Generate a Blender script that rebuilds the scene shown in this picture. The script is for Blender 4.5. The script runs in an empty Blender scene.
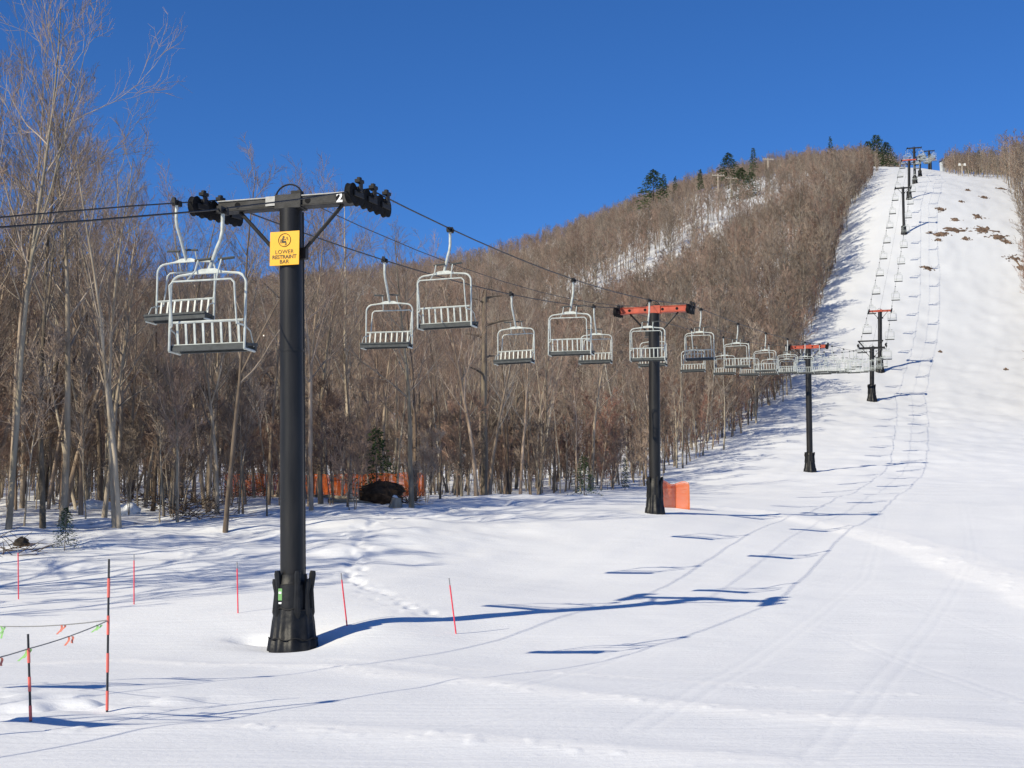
import bpy, math, random
import numpy as np
from mathutils import Vector, Matrix

# ------------------------------------------------------------------ camera, sky, sun, exposure
SC = bpy.context.scene
COL = SC.collection
F = 1500.0
PITCH = math.atan((553 - 384) / F)
CAMZ = 1.6
cam_d = bpy.data.cameras.new('camera')
cam = bpy.data.objects.new('camera', cam_d)
COL.objects.link(cam)
cam_d.sensor_width = 36.0
cam_d.lens = 36.0 * F / 1024.0
cam_d.clip_start = 0.1
cam_d.clip_end = 6000
cam.location = (0, 0, CAMZ)
cam.rotation_euler = (math.pi / 2 + PITCH, 0, 0)
SC.camera = cam

SUN_EL, SUN_AZ = math.radians(33.5), math.radians(228.6)      # azimuth clockwise from +Y, where the sun stands
world = bpy.data.worlds.new('World')
SC.world = world
world.use_nodes = True
wn = world.node_tree
bg = wn.nodes['Background']
sky = wn.nodes.new('ShaderNodeTexSky')
sky.sky_type = 'NISHITA'
sky.sun_disc = False
sky.sun_elevation = SUN_EL
sky.sun_rotation = SUN_AZ
sky.altitude = 3000
sky.air_density = 1.0
sky.dust_density = 0.0
sky.ozone_density = 8.0
hs_ = wn.nodes.new('ShaderNodeHueSaturation')
hs_.inputs['Saturation'].default_value = 1.12
hs_.inputs['Hue'].default_value = 0.505
wn.links.new(sky.outputs[0], hs_.inputs['Color'])
wn.links.new(hs_.outputs[0], bg.inputs[0])
bg.inputs[1].default_value = 0.11

sun_d = bpy.data.lights.new('sun', 'SUN')
sun_d.energy = 4.3
sun_d.angle = math.radians(0.5)
sun_d.color = (1.0, 0.905, 0.70)
sun = bpy.data.objects.new('sun', sun_d)
COL.objects.link(sun)
to_sun = Vector((math.sin(SUN_AZ) * math.cos(SUN_EL), math.cos(SUN_AZ) * math.cos(SUN_EL), math.sin(SUN_EL)))
sun.rotation_euler = to_sun.to_track_quat('Z', 'Y').to_euler()
sun.location = (-30, -30, 40)

SC.view_settings.view_transform = 'Standard'
SC.view_settings.look = 'None'
SC.view_settings.gamma = 1.0
SC.view_settings.exposure = 0.29
SC.render.engine = 'CYCLES'
SC.cycles.use_denoising = True
SC.cycles.max_bounces = 6
SC.cycles.diffuse_bounces = 3
SC.cycles.glossy_bounces = 2
SC.cycles.transparent_max_bounces = 6

rng = random.Random(11)
nrng = np.random.default_rng(5)


def at(px, py, D):
    """the point at ground distance D that lies on the line of sight through a photograph pixel"""
    dx = (px - 512) / F
    dv = -(py - 384) / F
    cp, sp = math.cos(PITCH), math.sin(PITCH)
    y = cp - dv * sp
    z = sp + dv * cp
    k = D / y
    return Vector((dx * k, D, CAMZ + z * k))


# ------------------------------------------------------------------ helpers
def tag(o, label=None, cat=None, group=None, kind=None):
    if label: o['label'] = label
    if cat: o['category'] = cat
    if group: o['group'] = group
    if kind: o['kind'] = kind
    return o


def empty(name, loc=(0, 0, 0), rz=0.0):
    o = bpy.data.objects.new(name, None)
    o.empty_display_size = 0.3
    COL.objects.link(o)
    o.location = loc
    o.rotation_euler = (0, 0, rz)
    return o


def mesh_np(name, V, Q, mats, midx=None, smooth=True):
    me = bpy.data.meshes.new(name)
    V = np.asarray(V, dtype=np.float32)
    Q = np.asarray(Q, dtype=np.int32)
    me.vertices.add(len(V))
    me.vertices.foreach_set('co', V.ravel())
    k = Q.shape[1]
    me.loops.add(Q.size)
    me.loops.foreach_set('vertex_index', Q.ravel())
    me.polygons.add(len(Q))
    me.polygons.foreach_set('loop_start', np.arange(0, Q.size, k, dtype=np.int32))
    if midx is not None:
        me.polygons.foreach_set('material_index', np.asarray(midx, dtype=np.int32))
    me.polygons.foreach_set('use_smooth', np.full(len(Q), smooth, dtype=bool))
    for m in mats: me.materials.append(m)
    me.update(calc_edges=True)
    return me


def link(name, me, parent=None, loc=None):
    o = bpy.data.objects.new(name, me)
    COL.objects.link(o)
    if parent is not None: o.parent = parent
    if loc is not None: o.location = loc
    return o


class MB:
    """collects boxes, bars and tubes; build() links them as one mesh object"""
    def __init__(self):
        self.v, self.f, self.m = [], [], []

    def add(self, vs, fs, m=0):
        n = len(self.v)
        self.v += [tuple(p) for p in vs]
        self.f += [tuple(i + n for i in f) for f in fs]
        self.m += [m] * len(fs)

    def box(self, c, s, R=None, m=0):
        c = Vector(c)
        vs = []
        for z in (-1, 1):
            for x, y in ((-1, -1), (1, -1), (1, 1), (-1, 1)):
                p = Vector((x * s[0] / 2, y * s[1] / 2, z * s[2] / 2))
                if R is not None: p = R @ p
                vs.append(c + p)
        self.add(vs, [(3, 2, 1, 0), (4, 5, 6, 7), (0, 1, 5, 4), (1, 2, 6, 5), (2, 3, 7, 6), (3, 0, 4, 7)], m)

    def tube(self, pts, r, n=8, m=0, caps=True):
        pts = [Vector(p) for p in pts]
        if not hasattr(r, '__len__'): r = [r] * len(pts)
        vs, fs = [], []
        prev = None
        for i, p in enumerate(pts):
            if i == 0: t = pts[1] - pts[0]
            elif i == len(pts) - 1: t = pts[-1] - pts[-2]
            else: t = (pts[i + 1] - p).normalized() + (p - pts[i - 1]).normalized()
            t.normalize()
            if prev is None:
                ref = Vector((0, 0, 1)) if abs(t.z) < 0.9 else Vector((1, 0, 0))
                u = t.cross(ref).normalized()
            else:
                u = (prev - t * prev.dot(t)).normalized()
            prev = u
            w = t.cross(u)
            for k in range(n):
                a = 2 * math.pi * k / n
                vs.append(p + (u * math.cos(a) + w * math.sin(a)) * r[i])
        for i in range(len(pts) - 1):
            for k in range(n):
                a, b = i * n + k, i * n + (k + 1) % n
                fs.append((a, b, b + n, a + n))
        if caps:
            fs.append(tuple(range(n - 1, -1, -1)))
            fs.append(tuple(range((len(pts) - 1) * n, len(pts) * n)))
        self.add(vs, fs, m)

    def prism(self, poly, R, c, th, m=0):
        """polygon in the local xz plane, thickness th along local y, rotated by R and moved to c"""
        n = len(poly)
        c = Vector(c)
        vs = [c + R @ Vector((x, -th / 2, z)) for x, z in poly] + [c + R @ Vector((x, th / 2, z)) for x, z in poly]
        fs = [tuple(range(n)), tuple(range(2 * n - 1, n - 1, -1))]
        for k in range(n):
            j = (k + 1) % n
            fs.append((k, k + n, j + n, j))
        self.add(vs, fs, m)

    def build(self, name, mats, parent=None, smooth=True, loc=None, bevel=0.0):
        if not isinstance(mats, (list, tuple)): mats = [mats]
        me = bpy.data.meshes.new(name)
        me.from_pydata(self.v, [], self.f)
        me.polygons.foreach_set('material_index', self.m)
        me.polygons.foreach_set('use_smooth', [smooth] * len(self.f))
        for mm in mats: me.materials.append(mm)
        me.update()
        if smooth: me.set_sharp_from_angle(angle=math.radians(42))
        o = link(name, me, parent, loc)
        if bevel:
            b = o.modifiers.new('bevel', 'BEVEL')
            b.width = bevel; b.segments = 2; b.limit_method = 'ANGLE'
        return o


def copy_tree(o, parent=None):
    c = o.copy()
    COL.objects.link(c)
    c.parent = parent
    for ch in list(o.children): copy_tree(ch, c)
    return c


# ------------------------------------------------------------------ materials
def mat(name, col, rough=0.6, var=0.0, vscale=6.0, bump=0.0, bscale=40.0, metal=0.0, spec=0.5, col2=None, stretch=None, rand=0.0):
    m = bpy.data.materials.new(name)
    m.use_nodes = True
    nt = m.node_tree
    b = nt.nodes['Principled BSDF']
    b.inputs['Base Color'].default_value = (*col, 1)
    b.inputs['Roughness'].default_value = rough
    b.inputs['Metallic'].default_value = metal
    b.inputs['Specular IOR Level'].default_value = spec
    tc = nt.nodes.new('ShaderNodeTexCoord')
    vec = tc.outputs['Object']
    if stretch:
        mp = nt.nodes.new('ShaderNodeMapping')
        mp.inputs['Scale'].default_value = stretch
        nt.links.new(vec, mp.inputs[0])
        vec = mp.outputs[0]
    out = None
    if var > 0 or col2:
        n = nt.nodes.new('ShaderNodeTexNoise')
        n.inputs['Scale'].default_value = vscale
        n.inputs['Detail'].default_value = 5
        nt.links.new(vec, n.inputs['Vector'])
        r = nt.nodes.new('ShaderNodeValToRGB')
        r.color_ramp.elements[0].position = 0.33
        r.color_ramp.elements[1].position = 0.67
        c2 = col2 if col2 else tuple(min(1, c * (1 + var)) for c in col)
        c1 = col if col2 else tuple(c * (1 - var) for c in col)
        r.color_ramp.elements[0].color = (*c1, 1)
        r.color_ramp.elements[1].color = (*c2, 1)
        nt.links.new(n.outputs[0], r.inputs[0])
        out = r.outputs[0]
    if rand > 0:
        oi = nt.nodes.new('ShaderNodeObjectInfo')
        hs = nt.nodes.new('ShaderNodeHueSaturation')
        mr = nt.nodes.new('ShaderNodeMapRange')
        mr.inputs[3].default_value = 1 - rand
        mr.inputs[4].default_value = 1 + rand
        nt.links.new(oi.outputs['Random'], mr.inputs[0])
        nt.links.new(mr.outputs[0], hs.inputs['Value'])
        w = nt.nodes.new('ShaderNodeMath'); w.operation = 'MULTIPLY_ADD'
        fr = nt.nodes.new('ShaderNodeMath'); fr.operation = 'FRACT'
        ml = nt.nodes.new('ShaderNodeMath'); ml.operation = 'MULTIPLY'; ml.inputs[1].default_value = 7.31
        nt.links.new(oi.outputs['Random'], ml.inputs[0]); nt.links.new(ml.outputs[0], fr.inputs[0])
        hu = nt.nodes.new('ShaderNodeMath'); hu.operation = 'MULTIPLY_ADD'; hu.inputs[1].default_value = -0.03; hu.inputs[2].default_value = 0.512
        nt.links.new(fr.outputs[0], hu.inputs[0]); nt.links.new(hu.outputs[0], hs.inputs['Hue'])
        nt.links.new(fr.outputs[0], w.inputs[0]); w.inputs[1].default_value = rand; w.inputs[2].default_value = 1.0 - rand * 0.5
        nt.links.new(w.outputs[0], hs.inputs['Saturation'])
        if out is None: hs.inputs['Color'].default_value = (*col, 1)
        else: nt.links.new(out, hs.inputs['Color'])
        out = hs.outputs[0]
    if out is not None: nt.links.new(out, b.inputs['Base Color'])
    if bump > 0:
        n2 = nt.nodes.new('ShaderNodeTexNoise')
        n2.inputs['Scale'].default_value = bscale
        n2.inputs['Detail'].default_value = 4
        nt.links.new(vec, n2.inputs['Vector'])
        bp = nt.nodes.new('ShaderNodeBump')
        bp.inputs['Strength'].default_value = bump
        bp.inputs['Distance'].default_value = 0.02
        nt.links.new(n2.outputs[0], bp.inputs['Height'])
        nt.links.new(bp.outputs[0], b.inputs['Normal'])
    return m


def snow_material():
    m = bpy.data.materials.new('groomed_snow')
    m.use_nodes = True
    nt = m.node_tree
    b = nt.nodes['Principled BSDF']
    b.inputs['Roughness'].default_value = 0.75
    b.inputs['Specular IOR Level'].default_value = 0.15
    tc = nt.nodes.new('ShaderNodeTexCoord')
    n = nt.nodes.new('ShaderNodeTexNoise'); n.inputs['Scale'].default_value = 0.12; n.inputs['Detail'].default_value = 8; n.inputs['Roughness'].default_value = 0.62
    nt.links.new(tc.outputs['Object'], n.inputs['Vector'])
    r = nt.nodes.new('ShaderNodeValToRGB')
    r.color_ramp.elements[0].position = 0.3; r.color_ramp.elements[0].color = (0.765, 0.785, 0.815, 1)
    r.color_ramp.elements[1].position = 0.7; r.color_ramp.elements[1].color = (0.825, 0.84, 0.86, 1)
    nt.links.new(n.outputs[0], r.inputs[0])
    # fine dirt and needle litter lying in the wood, thinning out onto the open snow
    at_ = nt.nodes.new('ShaderNodeAttribute'); at_.attribute_name = 'litter'
    n3 = nt.nodes.new('ShaderNodeTexNoise'); n3.inputs['Scale'].default_value = 3.0; n3.inputs['Detail'].default_value = 9; n3.inputs['Roughness'].default_value = 0.75
    nt.links.new(tc.outputs['Object'], n3.inputs['Vector'])
    r3 = nt.nodes.new('ShaderNodeValToRGB')
    r3.color_ramp.elements[0].position = 0.52; r3.color_ramp.elements[0].color = (0, 0, 0, 1)
    r3.color_ramp.elements[1].position = 0.66; r3.color_ramp.elements[1].color = (1, 1, 1, 1)
    nt.links.new(n3.outputs[0], r3.inputs[0])
    mu = nt.nodes.new('ShaderNodeMath'); mu.operation = 'MULTIPLY'
    nt.links.new(r3.outputs[0], mu.inputs[0]); nt.links.new(at_.outputs['Fac'], mu.inputs[1])
    # snow colour darkened up the run to hold down its sunlit brightness
    ao = nt.nodes.new('ShaderNodeAttribute'); ao.attribute_name = 'sun_dimming'
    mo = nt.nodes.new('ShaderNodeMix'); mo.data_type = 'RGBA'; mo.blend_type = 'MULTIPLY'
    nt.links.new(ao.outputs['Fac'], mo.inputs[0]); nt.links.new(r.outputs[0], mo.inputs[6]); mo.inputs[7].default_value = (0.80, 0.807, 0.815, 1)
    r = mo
    mx = nt.nodes.new('ShaderNodeMix'); mx.data_type = 'RGBA'
    nt.links.new(mu.outputs[0], mx.inputs[0])
    af = nt.nodes.new('ShaderNodeAttribute'); af.attribute_name = 'loose'      # whiter snow colour in bands along the berm lines
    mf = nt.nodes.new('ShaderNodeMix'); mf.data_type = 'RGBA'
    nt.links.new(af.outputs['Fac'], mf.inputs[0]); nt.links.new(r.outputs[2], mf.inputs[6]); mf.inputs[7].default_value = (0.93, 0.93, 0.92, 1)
    nt.links.new(mf.outputs[2], mx.inputs[6])
    mx.inputs[7].default_value = (0.16, 0.115, 0.08, 1)
    nt.links.new(mx.outputs[2], b.inputs['Base Color'])
    # grain + grooming streaks
    mp = nt.nodes.new('ShaderNodeMapping'); mp.inputs['Rotation'].default_value = (0, 0, math.radians(-62)); mp.inputs['Scale'].default_value = (0.25, 5.0, 1.0)
    nt.links.new(tc.outputs['Object'], mp.inputs[0])
    n4 = nt.nodes.new('ShaderNodeTexNoise'); n4.inputs['Scale'].default_value = 1.2; n4.inputs['Detail'].default_value = 6
    nt.links.new(mp.outputs[0], n4.inputs['Vector'])
    n2 = nt.nodes.new('ShaderNodeTexNoise'); n2.inputs['Scale'].default_value = 9.0; n2.inputs['Detail'].default_value = 8; n2.inputs['Roughness'].default_value = 0.7
    nt.links.new(tc.outputs['Object'], n2.inputs['Vector'])
    b1 = nt.nodes.new('ShaderNodeBump'); b1.inputs['Strength'].default_value = 0.35; b1.inputs['Distance'].default_value = 0.05
    nt.links.new(n4.outputs[0], b1.inputs['Height'])
    b2 = nt.nodes.new('ShaderNodeBump'); b2.inputs['Strength'].default_value = 0.4; b2.inputs['Distance'].default_value = 0.03
    nt.links.new(n2.outputs[0], b2.inputs['Height']); nt.links.new(b1.outputs[0], b2.inputs['Normal'])
    nt.links.new(b2.outputs[0], b.inputs['Normal'])
    return m


M = {
    'snow': snow_material(),
    'black_paint': mat('black_painted_steel', (0.009, 0.009, 0.010), 0.42, vscale=3, col2=(0.022, 0.021, 0.021), stretch=(2.2, 2.2, 0.3), bump=0.08, bscale=25, spec=0.28),
    'grey_steel': mat('dull_grey_steel', (0.022, 0.022, 0.023), 0.55, var=0.6, vscale=6, bump=0.1, bscale=30, metal=0.0, spec=0.3),
    'plate': mat('pale_plate', (0.36, 0.36, 0.34), 0.5, var=0.15, vscale=12),
    'white_paint': mat('white_paint', (0.8, 0.8, 0.8), 0.5),
    'rubber': mat('black_rubber', (0.008, 0.008, 0.009), 0.8, var=0.3, vscale=20, spec=0.15),
    'dark_steel': mat('dark_steel', (0.014, 0.014, 0.015), 0.6, var=0.3, vscale=15, spec=0.25),
    'red_paint': mat('red_orange_paint', (0.42, 0.068, 0.03), 0.5, var=0.22, vscale=5),
    'pad': mat('black_vinyl_pad', (0.009, 0.0095, 0.011), 0.5, var=0.4, vscale=6, bump=0.6, bscale=9, spec=0.3),
    'strap': mat('grey_strap', (0.25, 0.26, 0.25), 0.6),
    'green': mat('green_tag', (0.16, 0.36, 0.12), 0.5),
    'sign': mat('yellow_sign', (0.82, 0.41, 0.006), 0.45, var=0.04, vscale=4),
    'ink': mat('sign_ink', (0.05, 0.035, 0.01), 0.5),
    'galv': mat('pale_grey_paint', (0.45, 0.48, 0.455), 0.42, var=0.2, vscale=9, spec=0.5),
    'seat': mat('dark_seat_boards', (0.042, 0.048, 0.05), 0.7, var=0.3, vscale=12),
    'rope': mat('greased_wire_rope', (0.02, 0.02, 0.021), 0.55, var=0.3, vscale=40),
    'bark': mat('grey_tan_bark', (0.20, 0.16, 0.117), 0.9, vscale=4, col2=(0.40, 0.335, 0.255), bump=0.8, bscale=14, stretch=(1, 1, 0.25), rand=0.28, spec=0.15),
    'palebark': mat('pale_birch_bark', (0.29, 0.25, 0.195), 0.85, vscale=4, col2=(0.48, 0.425, 0.345), bump=0.6, bscale=14, stretch=(1, 1, 0.25), rand=0.2, spec=0.15),
    'darkbark': mat('dark_bark', (0.09, 0.07, 0.053), 0.9, vscale=5, col2=(0.22, 0.175, 0.13), bump=0.8, bscale=14, stretch=(1, 1, 0.25), rand=0.25, spec=0.15),
    'limb': mat('limb_bark', (0.295, 0.25, 0.207), 0.9, var=0.3, vscale=3, rand=0.28, spec=0.15),
    'twig': mat('red_brown_twigs', (0.272, 0.208, 0.162), 0.9, var=0.28, vscale=1.2, rand=0.40, spec=0.12),
    'twig_red': mat('russet_twigs', (0.27, 0.17, 0.125), 0.9, var=0.28, vscale=1.2, rand=0.35, spec=0.12),
    'needle': mat('dark_green_needles', (0.022, 0.042, 0.017), 0.8, vscale=2.5, col2=(0.055, 0.088, 0.032), rand=0.2, spec=0.2),
    'brush': mat('dry_brush', (0.11, 0.075, 0.05), 0.9, var=0.4, vscale=6, spec=0.1),
    'earth': mat('bare_earth', (0.075, 0.052, 0.04), 0.95, vscale=1.5, col2=(0.21, 0.145, 0.105), bump=0.9, bscale=3, spec=0.1),
    'mound': mat('dark_root_soil', (0.03, 0.02, 0.014), 0.95, vscale=4, col2=(0.10, 0.065, 0.042), bump=1.0, bscale=10, spec=0.1),
    'rock': mat('brown_rock', (0.05, 0.042, 0.035), 0.9, var=0.5, vscale=5, bump=0.9, bscale=9, spec=0.2),
    'orange_net': None,
    'pole_pink': mat('fluorescent_pink_paint', (0.75, 0.05, 0.085), 0.6, var=0.15, vscale=20),
    'pole_black': mat('black_tape', (0.022, 0.022, 0.026), 0.6),
    'pole_coral': mat('coral_tape', (0.72, 0.14, 0.11), 0.6),
    'bamboo': mat('grey_bamboo_tip', (0.24, 0.24, 0.25), 0.7),
    'cord': mat('grey_cord', (0.2, 0.2, 0.2), 0.8),
    'ribbon_pink': mat('coral_ribbon', (0.7, 0.22, 0.15), 0.6),
    'ribbon_green': mat('lime_ribbon', (0.3, 0.58, 0.2), 0.6),
    'wood_pole': mat('weathered_pole_wood', (0.42, 0.36, 0.29), 0.85, var=0.2, vscale=4),
    'shed': mat('pale_grey_siding', (0.45, 0.48, 0.5), 0.7, var=0.1),
    'lamp_glass': mat('pale_lamp_housing', (0.75, 0.75, 0.7), 0.3),
}


def net_material():
    m = bpy.data.materials.new('orange_plastic_net')
    m.use_nodes = True
    nt = m.node_tree
    b = nt.nodes['Principled BSDF']
    b.inputs['Base Color'].default_value = (0.95, 0.25, 0.03, 1)
    b.inputs['Roughness'].default_value = 0.55
    out = nt.nodes['Material Output']
    tl = nt.nodes.new('ShaderNodeBsdfTranslucent'); tl.inputs[0].default_value = (0.95, 0.3, 0.08, 1)
    ms = nt.nodes.new('ShaderNodeMixShader'); ms.inputs[0].default_value = 0.4
    nt.links.new(b.outputs[0], ms.inputs[1]); nt.links.new(tl.outputs[0], ms.inputs[2])
    nt.links.new(ms.outputs[0], out.inputs[0])
    return m


M['orange_net'] = net_material()

# ------------------------------------------------------------------ terrain
CTRL = []


def P(px, py, D):
    p = at(px, py, D); CTRL.append((p.x / D, D, p.z))


def Zc(px, z, D):
    CTRL.append(((px - 512) / F, D, z))


for px in (-900, -400, 0, 300, 512, 750, 1024, 1400, 1900):
    for D in (5, 9, 14, 20):
        Zc(px, 0.0, D)
for px, z in ((-900, 0.15), (-200, 0.1), (100, 0.08), (480, 0.0), (560, 0.02), (750, 0.08), (1024, 0.1), (1900, 0.1)): Zc(px, z, 26)
for D, z in ((30, .6), (42, 2.0), (60, 3.5), (110, 8), (200, 22), (400, 62), (600, 100), (900, 95)): Zc(-600, z, D)
for lst in (
    (0, (608, 31), (575, 37), (527, 43), (512, 52), (497, 72), (470, 110), (405, 200), (330, 400), (292, 600), (300, 900)),
    (240, (612, 29), (580, 36), (547, 42), (520, 48), (508, 55), (497, 72), (470, 110), (402, 200), (338, 380), (294, 560), (300, 900)),
    (380, (618, 27.3), (600, 31), (575, 36.5), (545, 42.5), (515, 50), (503, 58), (497, 75), (470, 115), (402, 200), (335, 360), (285, 530), (292, 900)),
    (520, (611, 29.5), (580, 38), (545, 46), (512, 55), (497, 61), (498, 72), (488, 95), (450, 140), (395, 210), (335, 310), (272, 480), (264, 520), (275, 800)),
    (654, (606, 31.5), (560, 42), (530, 50), (512, 55.7), (503, 61), (496, 75), (486, 100), (455, 130), (385, 200), (300, 300), (240, 400), (210, 480), (215, 750)),
    (740, (605, 32), (565, 42), (515, 60), (499, 75), (475, 108), (430, 150), (368, 200), (278, 280), (222, 360), (184, 455), (190, 700)),
    (830, (605, 32), (520, 60), (470, 112), (422, 155), (372, 195), (278, 250), (210, 330), (170, 430), (178, 650)),
    (1000, (605, 32), (555, 45), (515, 60), (468, 112), (400, 176), (370, 196), (285, 240), (225, 270), (190, 310), (179, 350), (182, 430), (200, 650)),
    (1250, (605, 32), (515, 60), (465, 112), (395, 180), (285, 240), (205, 300), (165, 360), (155, 430), (170, 650)),
    (1900, (605, 32), (515, 60), (465, 112), (395, 180), (290, 240), (205, 300), (165, 360), (155, 430), (170, 650)),
):
    for q in lst[1:]: P(lst[0], *q)
P(293, 645, 26)
for q in ((810, 472, 110), (872, 402, 176), (880, 372, 195.6), (904, 235, 267), (909, 196, 290), (914, 183, 315), (920, 175, 352), (929, 168, 429)): P(*q)


def _kern(d2):
    return np.where(d2 > 1e-12, 0.5 * d2 * np.log(np.maximum(d2, 1e-12)), 0.0)


_c = np.array(CTRL)
_U = np.stack([_c[:, 0] * 1.6, np.log(_c[:, 1])], 1)
_W = _c[:, 2] / (_c[:, 1] + 15)
_n = len(_U)
_K = _kern(((_U[:, None] - _U[None]) ** 2).sum(-1)) + np.eye(_n) * 0.004
_Pm = np.concatenate([np.ones((_n, 1)), _U], 1)
_A = np.zeros((_n + 3, _n + 3)); _A[:_n, :_n] = _K; _A[:_n, _n:] = _Pm; _A[_n:, :_n] = _Pm.T
_sol = np.linalg.solve(_A, np.concatenate([_W, np.zeros(3)]))


def base_z(X, Y):
    X = np.asarray(X, float); Y = np.asarray(Y, float)
    sh = X.shape
    X = X.ravel(); Y = Y.ravel()
    D = np.clip(Y, 6, 900)
    u = np.clip(X / D, -1.1, 1.1)
    q = np.stack([u * 1.6, np.log(D)], 1)
    out = np.empty(len(X))
    for s in range(0, len(X), 40000):
        qq = q[s:s + 40000]
        k = _kern(((qq[:, None] - _U[None]) ** 2).sum(-1))
        out[s:s + 40000] = k @ _sol[:_n] + _sol[_n] + qq @ _sol[_n + 1:]
    z = out * (D + 15)
    z = z - np.maximum(Y - 900, 0) * 0.06
    return z.reshape(sh)


def vnoise(x, y, seed=0):
    xi = np.floor(x).astype(np.int64); yi = np.floor(y).astype(np.int64)
    fx = x - xi; fy = y - yi
    fx = fx * fx * fx * (fx * (fx * 6 - 15) + 10); fy = fy * fy * fy * (fy * (fy * 6 - 15) + 10)

    def h(a, b):
        n = (a * 374761393 + b * 668265263 + seed * 974711) & 0xffffffff
        n = ((n ^ (n >> 13)) * 1274126177) & 0xffffffff
        return ((n ^ (n >> 16)) & 0xffff) / 65535.0 - 0.5
    return (h(xi, yi) * (1 - fx) + h(xi + 1, yi) * fx) * (1 - fy) + (h(xi, yi + 1) * (1 - fx) + h(xi + 1, yi + 1) * fx) * fy


# lift line in plan: through T1, bearing to the vanishing column 970
SL = (970 - 512) / F
DIR = Vector((SL, 1, 0)).normalized()
ARM = Vector((DIR.y, -DIR.x, 0))
T1P = Vector(((293 - 512) / F * 26, 26, 0))


def line_st(X, Y):
    dx = X - T1P.x; dy = Y - T1P.y
    return dx * DIR.x + dy * DIR.y, dx * ARM.x + dy * ARM.y


def seg_dist(X, Y, pts):
    """distance to a polyline (signed to its left) and position along it"""
    best = np.full(np.shape(X), 1e9); sgn = np.zeros(np.shape(X))
    for (x0, y0), (x1, y1) in zip(pts[:-1], pts[1:]):
        dx, dy = x1 - x0, y1 - y0
        L2 = dx * dx + dy * dy
        t = np.clip(((X - x0) * dx + (Y - y0) * dy) / L2, 0, 1)
        ex = X - (x0 + t * dx); ey = Y - (y0 + t * dy)
        d = np.hypot(ex, ey)
        s = dx * (Y - y0) - dy * (X - x0)
        sgn = np.where(d < best, s, sgn); best = np.minimum(best, d)
    return best, np.sign(sgn)


def gp(px, py):
    """ground point in plan seen at a pixel (marching the sight line over the smooth terrain)"""
    Ds = np.geomspace(8, 700, 1500)
    a = at(px, py, 1.0)
    X = a.x * Ds; Z = CAMZ + (a.z - CAMZ) * Ds
    g = base_z(X, Ds)
    k = int(np.argmax(g >= Z)) if (g >= Z).any() else len(Ds) - 1
    return (X[k], Ds[k])


BERM1 = [gp(690, 506), gp(760, 512), gp(840, 527), gp(930, 552), gp(1024, 588), gp(1150, 640)]
BERM2 = [gp(-60, 668), gp(120, 660), gp(330, 668), gp(560, 694), gp(800, 716), gp(1100, 740)]
BERM3 = [gp(-60, 735), gp(300, 728), gp(560, 748), gp(760, 763)]
BERM4 = [gp(330, 660), gp(600, 676), gp(800, 690), gp(1100, 705)]
TRAIL = [gp(372, 500), gp(385, 520), gp(350, 535), gp(362, 556), gp(350, 575), gp(395, 603), gp(420, 612)]
TRAIL2 = [gp(395, 520), gp(440, 512), gp(520, 500)]
STRIP = [(at(555, 288, 300).x, 300), (at(640, 258, 318).x, 318), (at(712, 222, 338).x, 338)]
SKI = [[gp(1030, 640), gp(900, 600), gp(780, 575), gp(690, 560), gp(640, 548)],
       [gp(1030, 700), gp(860, 640), gp(700, 600), gp(600, 575)],
       [gp(960, 545), gp(880, 560), gp(760, 600), gp(640, 640), gp(500, 690)],
       [gp(980, 620), gp(800, 655), gp(620, 690), gp(380, 740)],
       [gp(870, 470), gp(880, 520), gp(860, 580), gp(760, 650), gp(620, 730)],
       [gp(930, 450), gp(960, 500), gp(970, 560), gp(900, 650), gp(800, 760)]]
HOLE = gp(252, 637)


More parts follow.
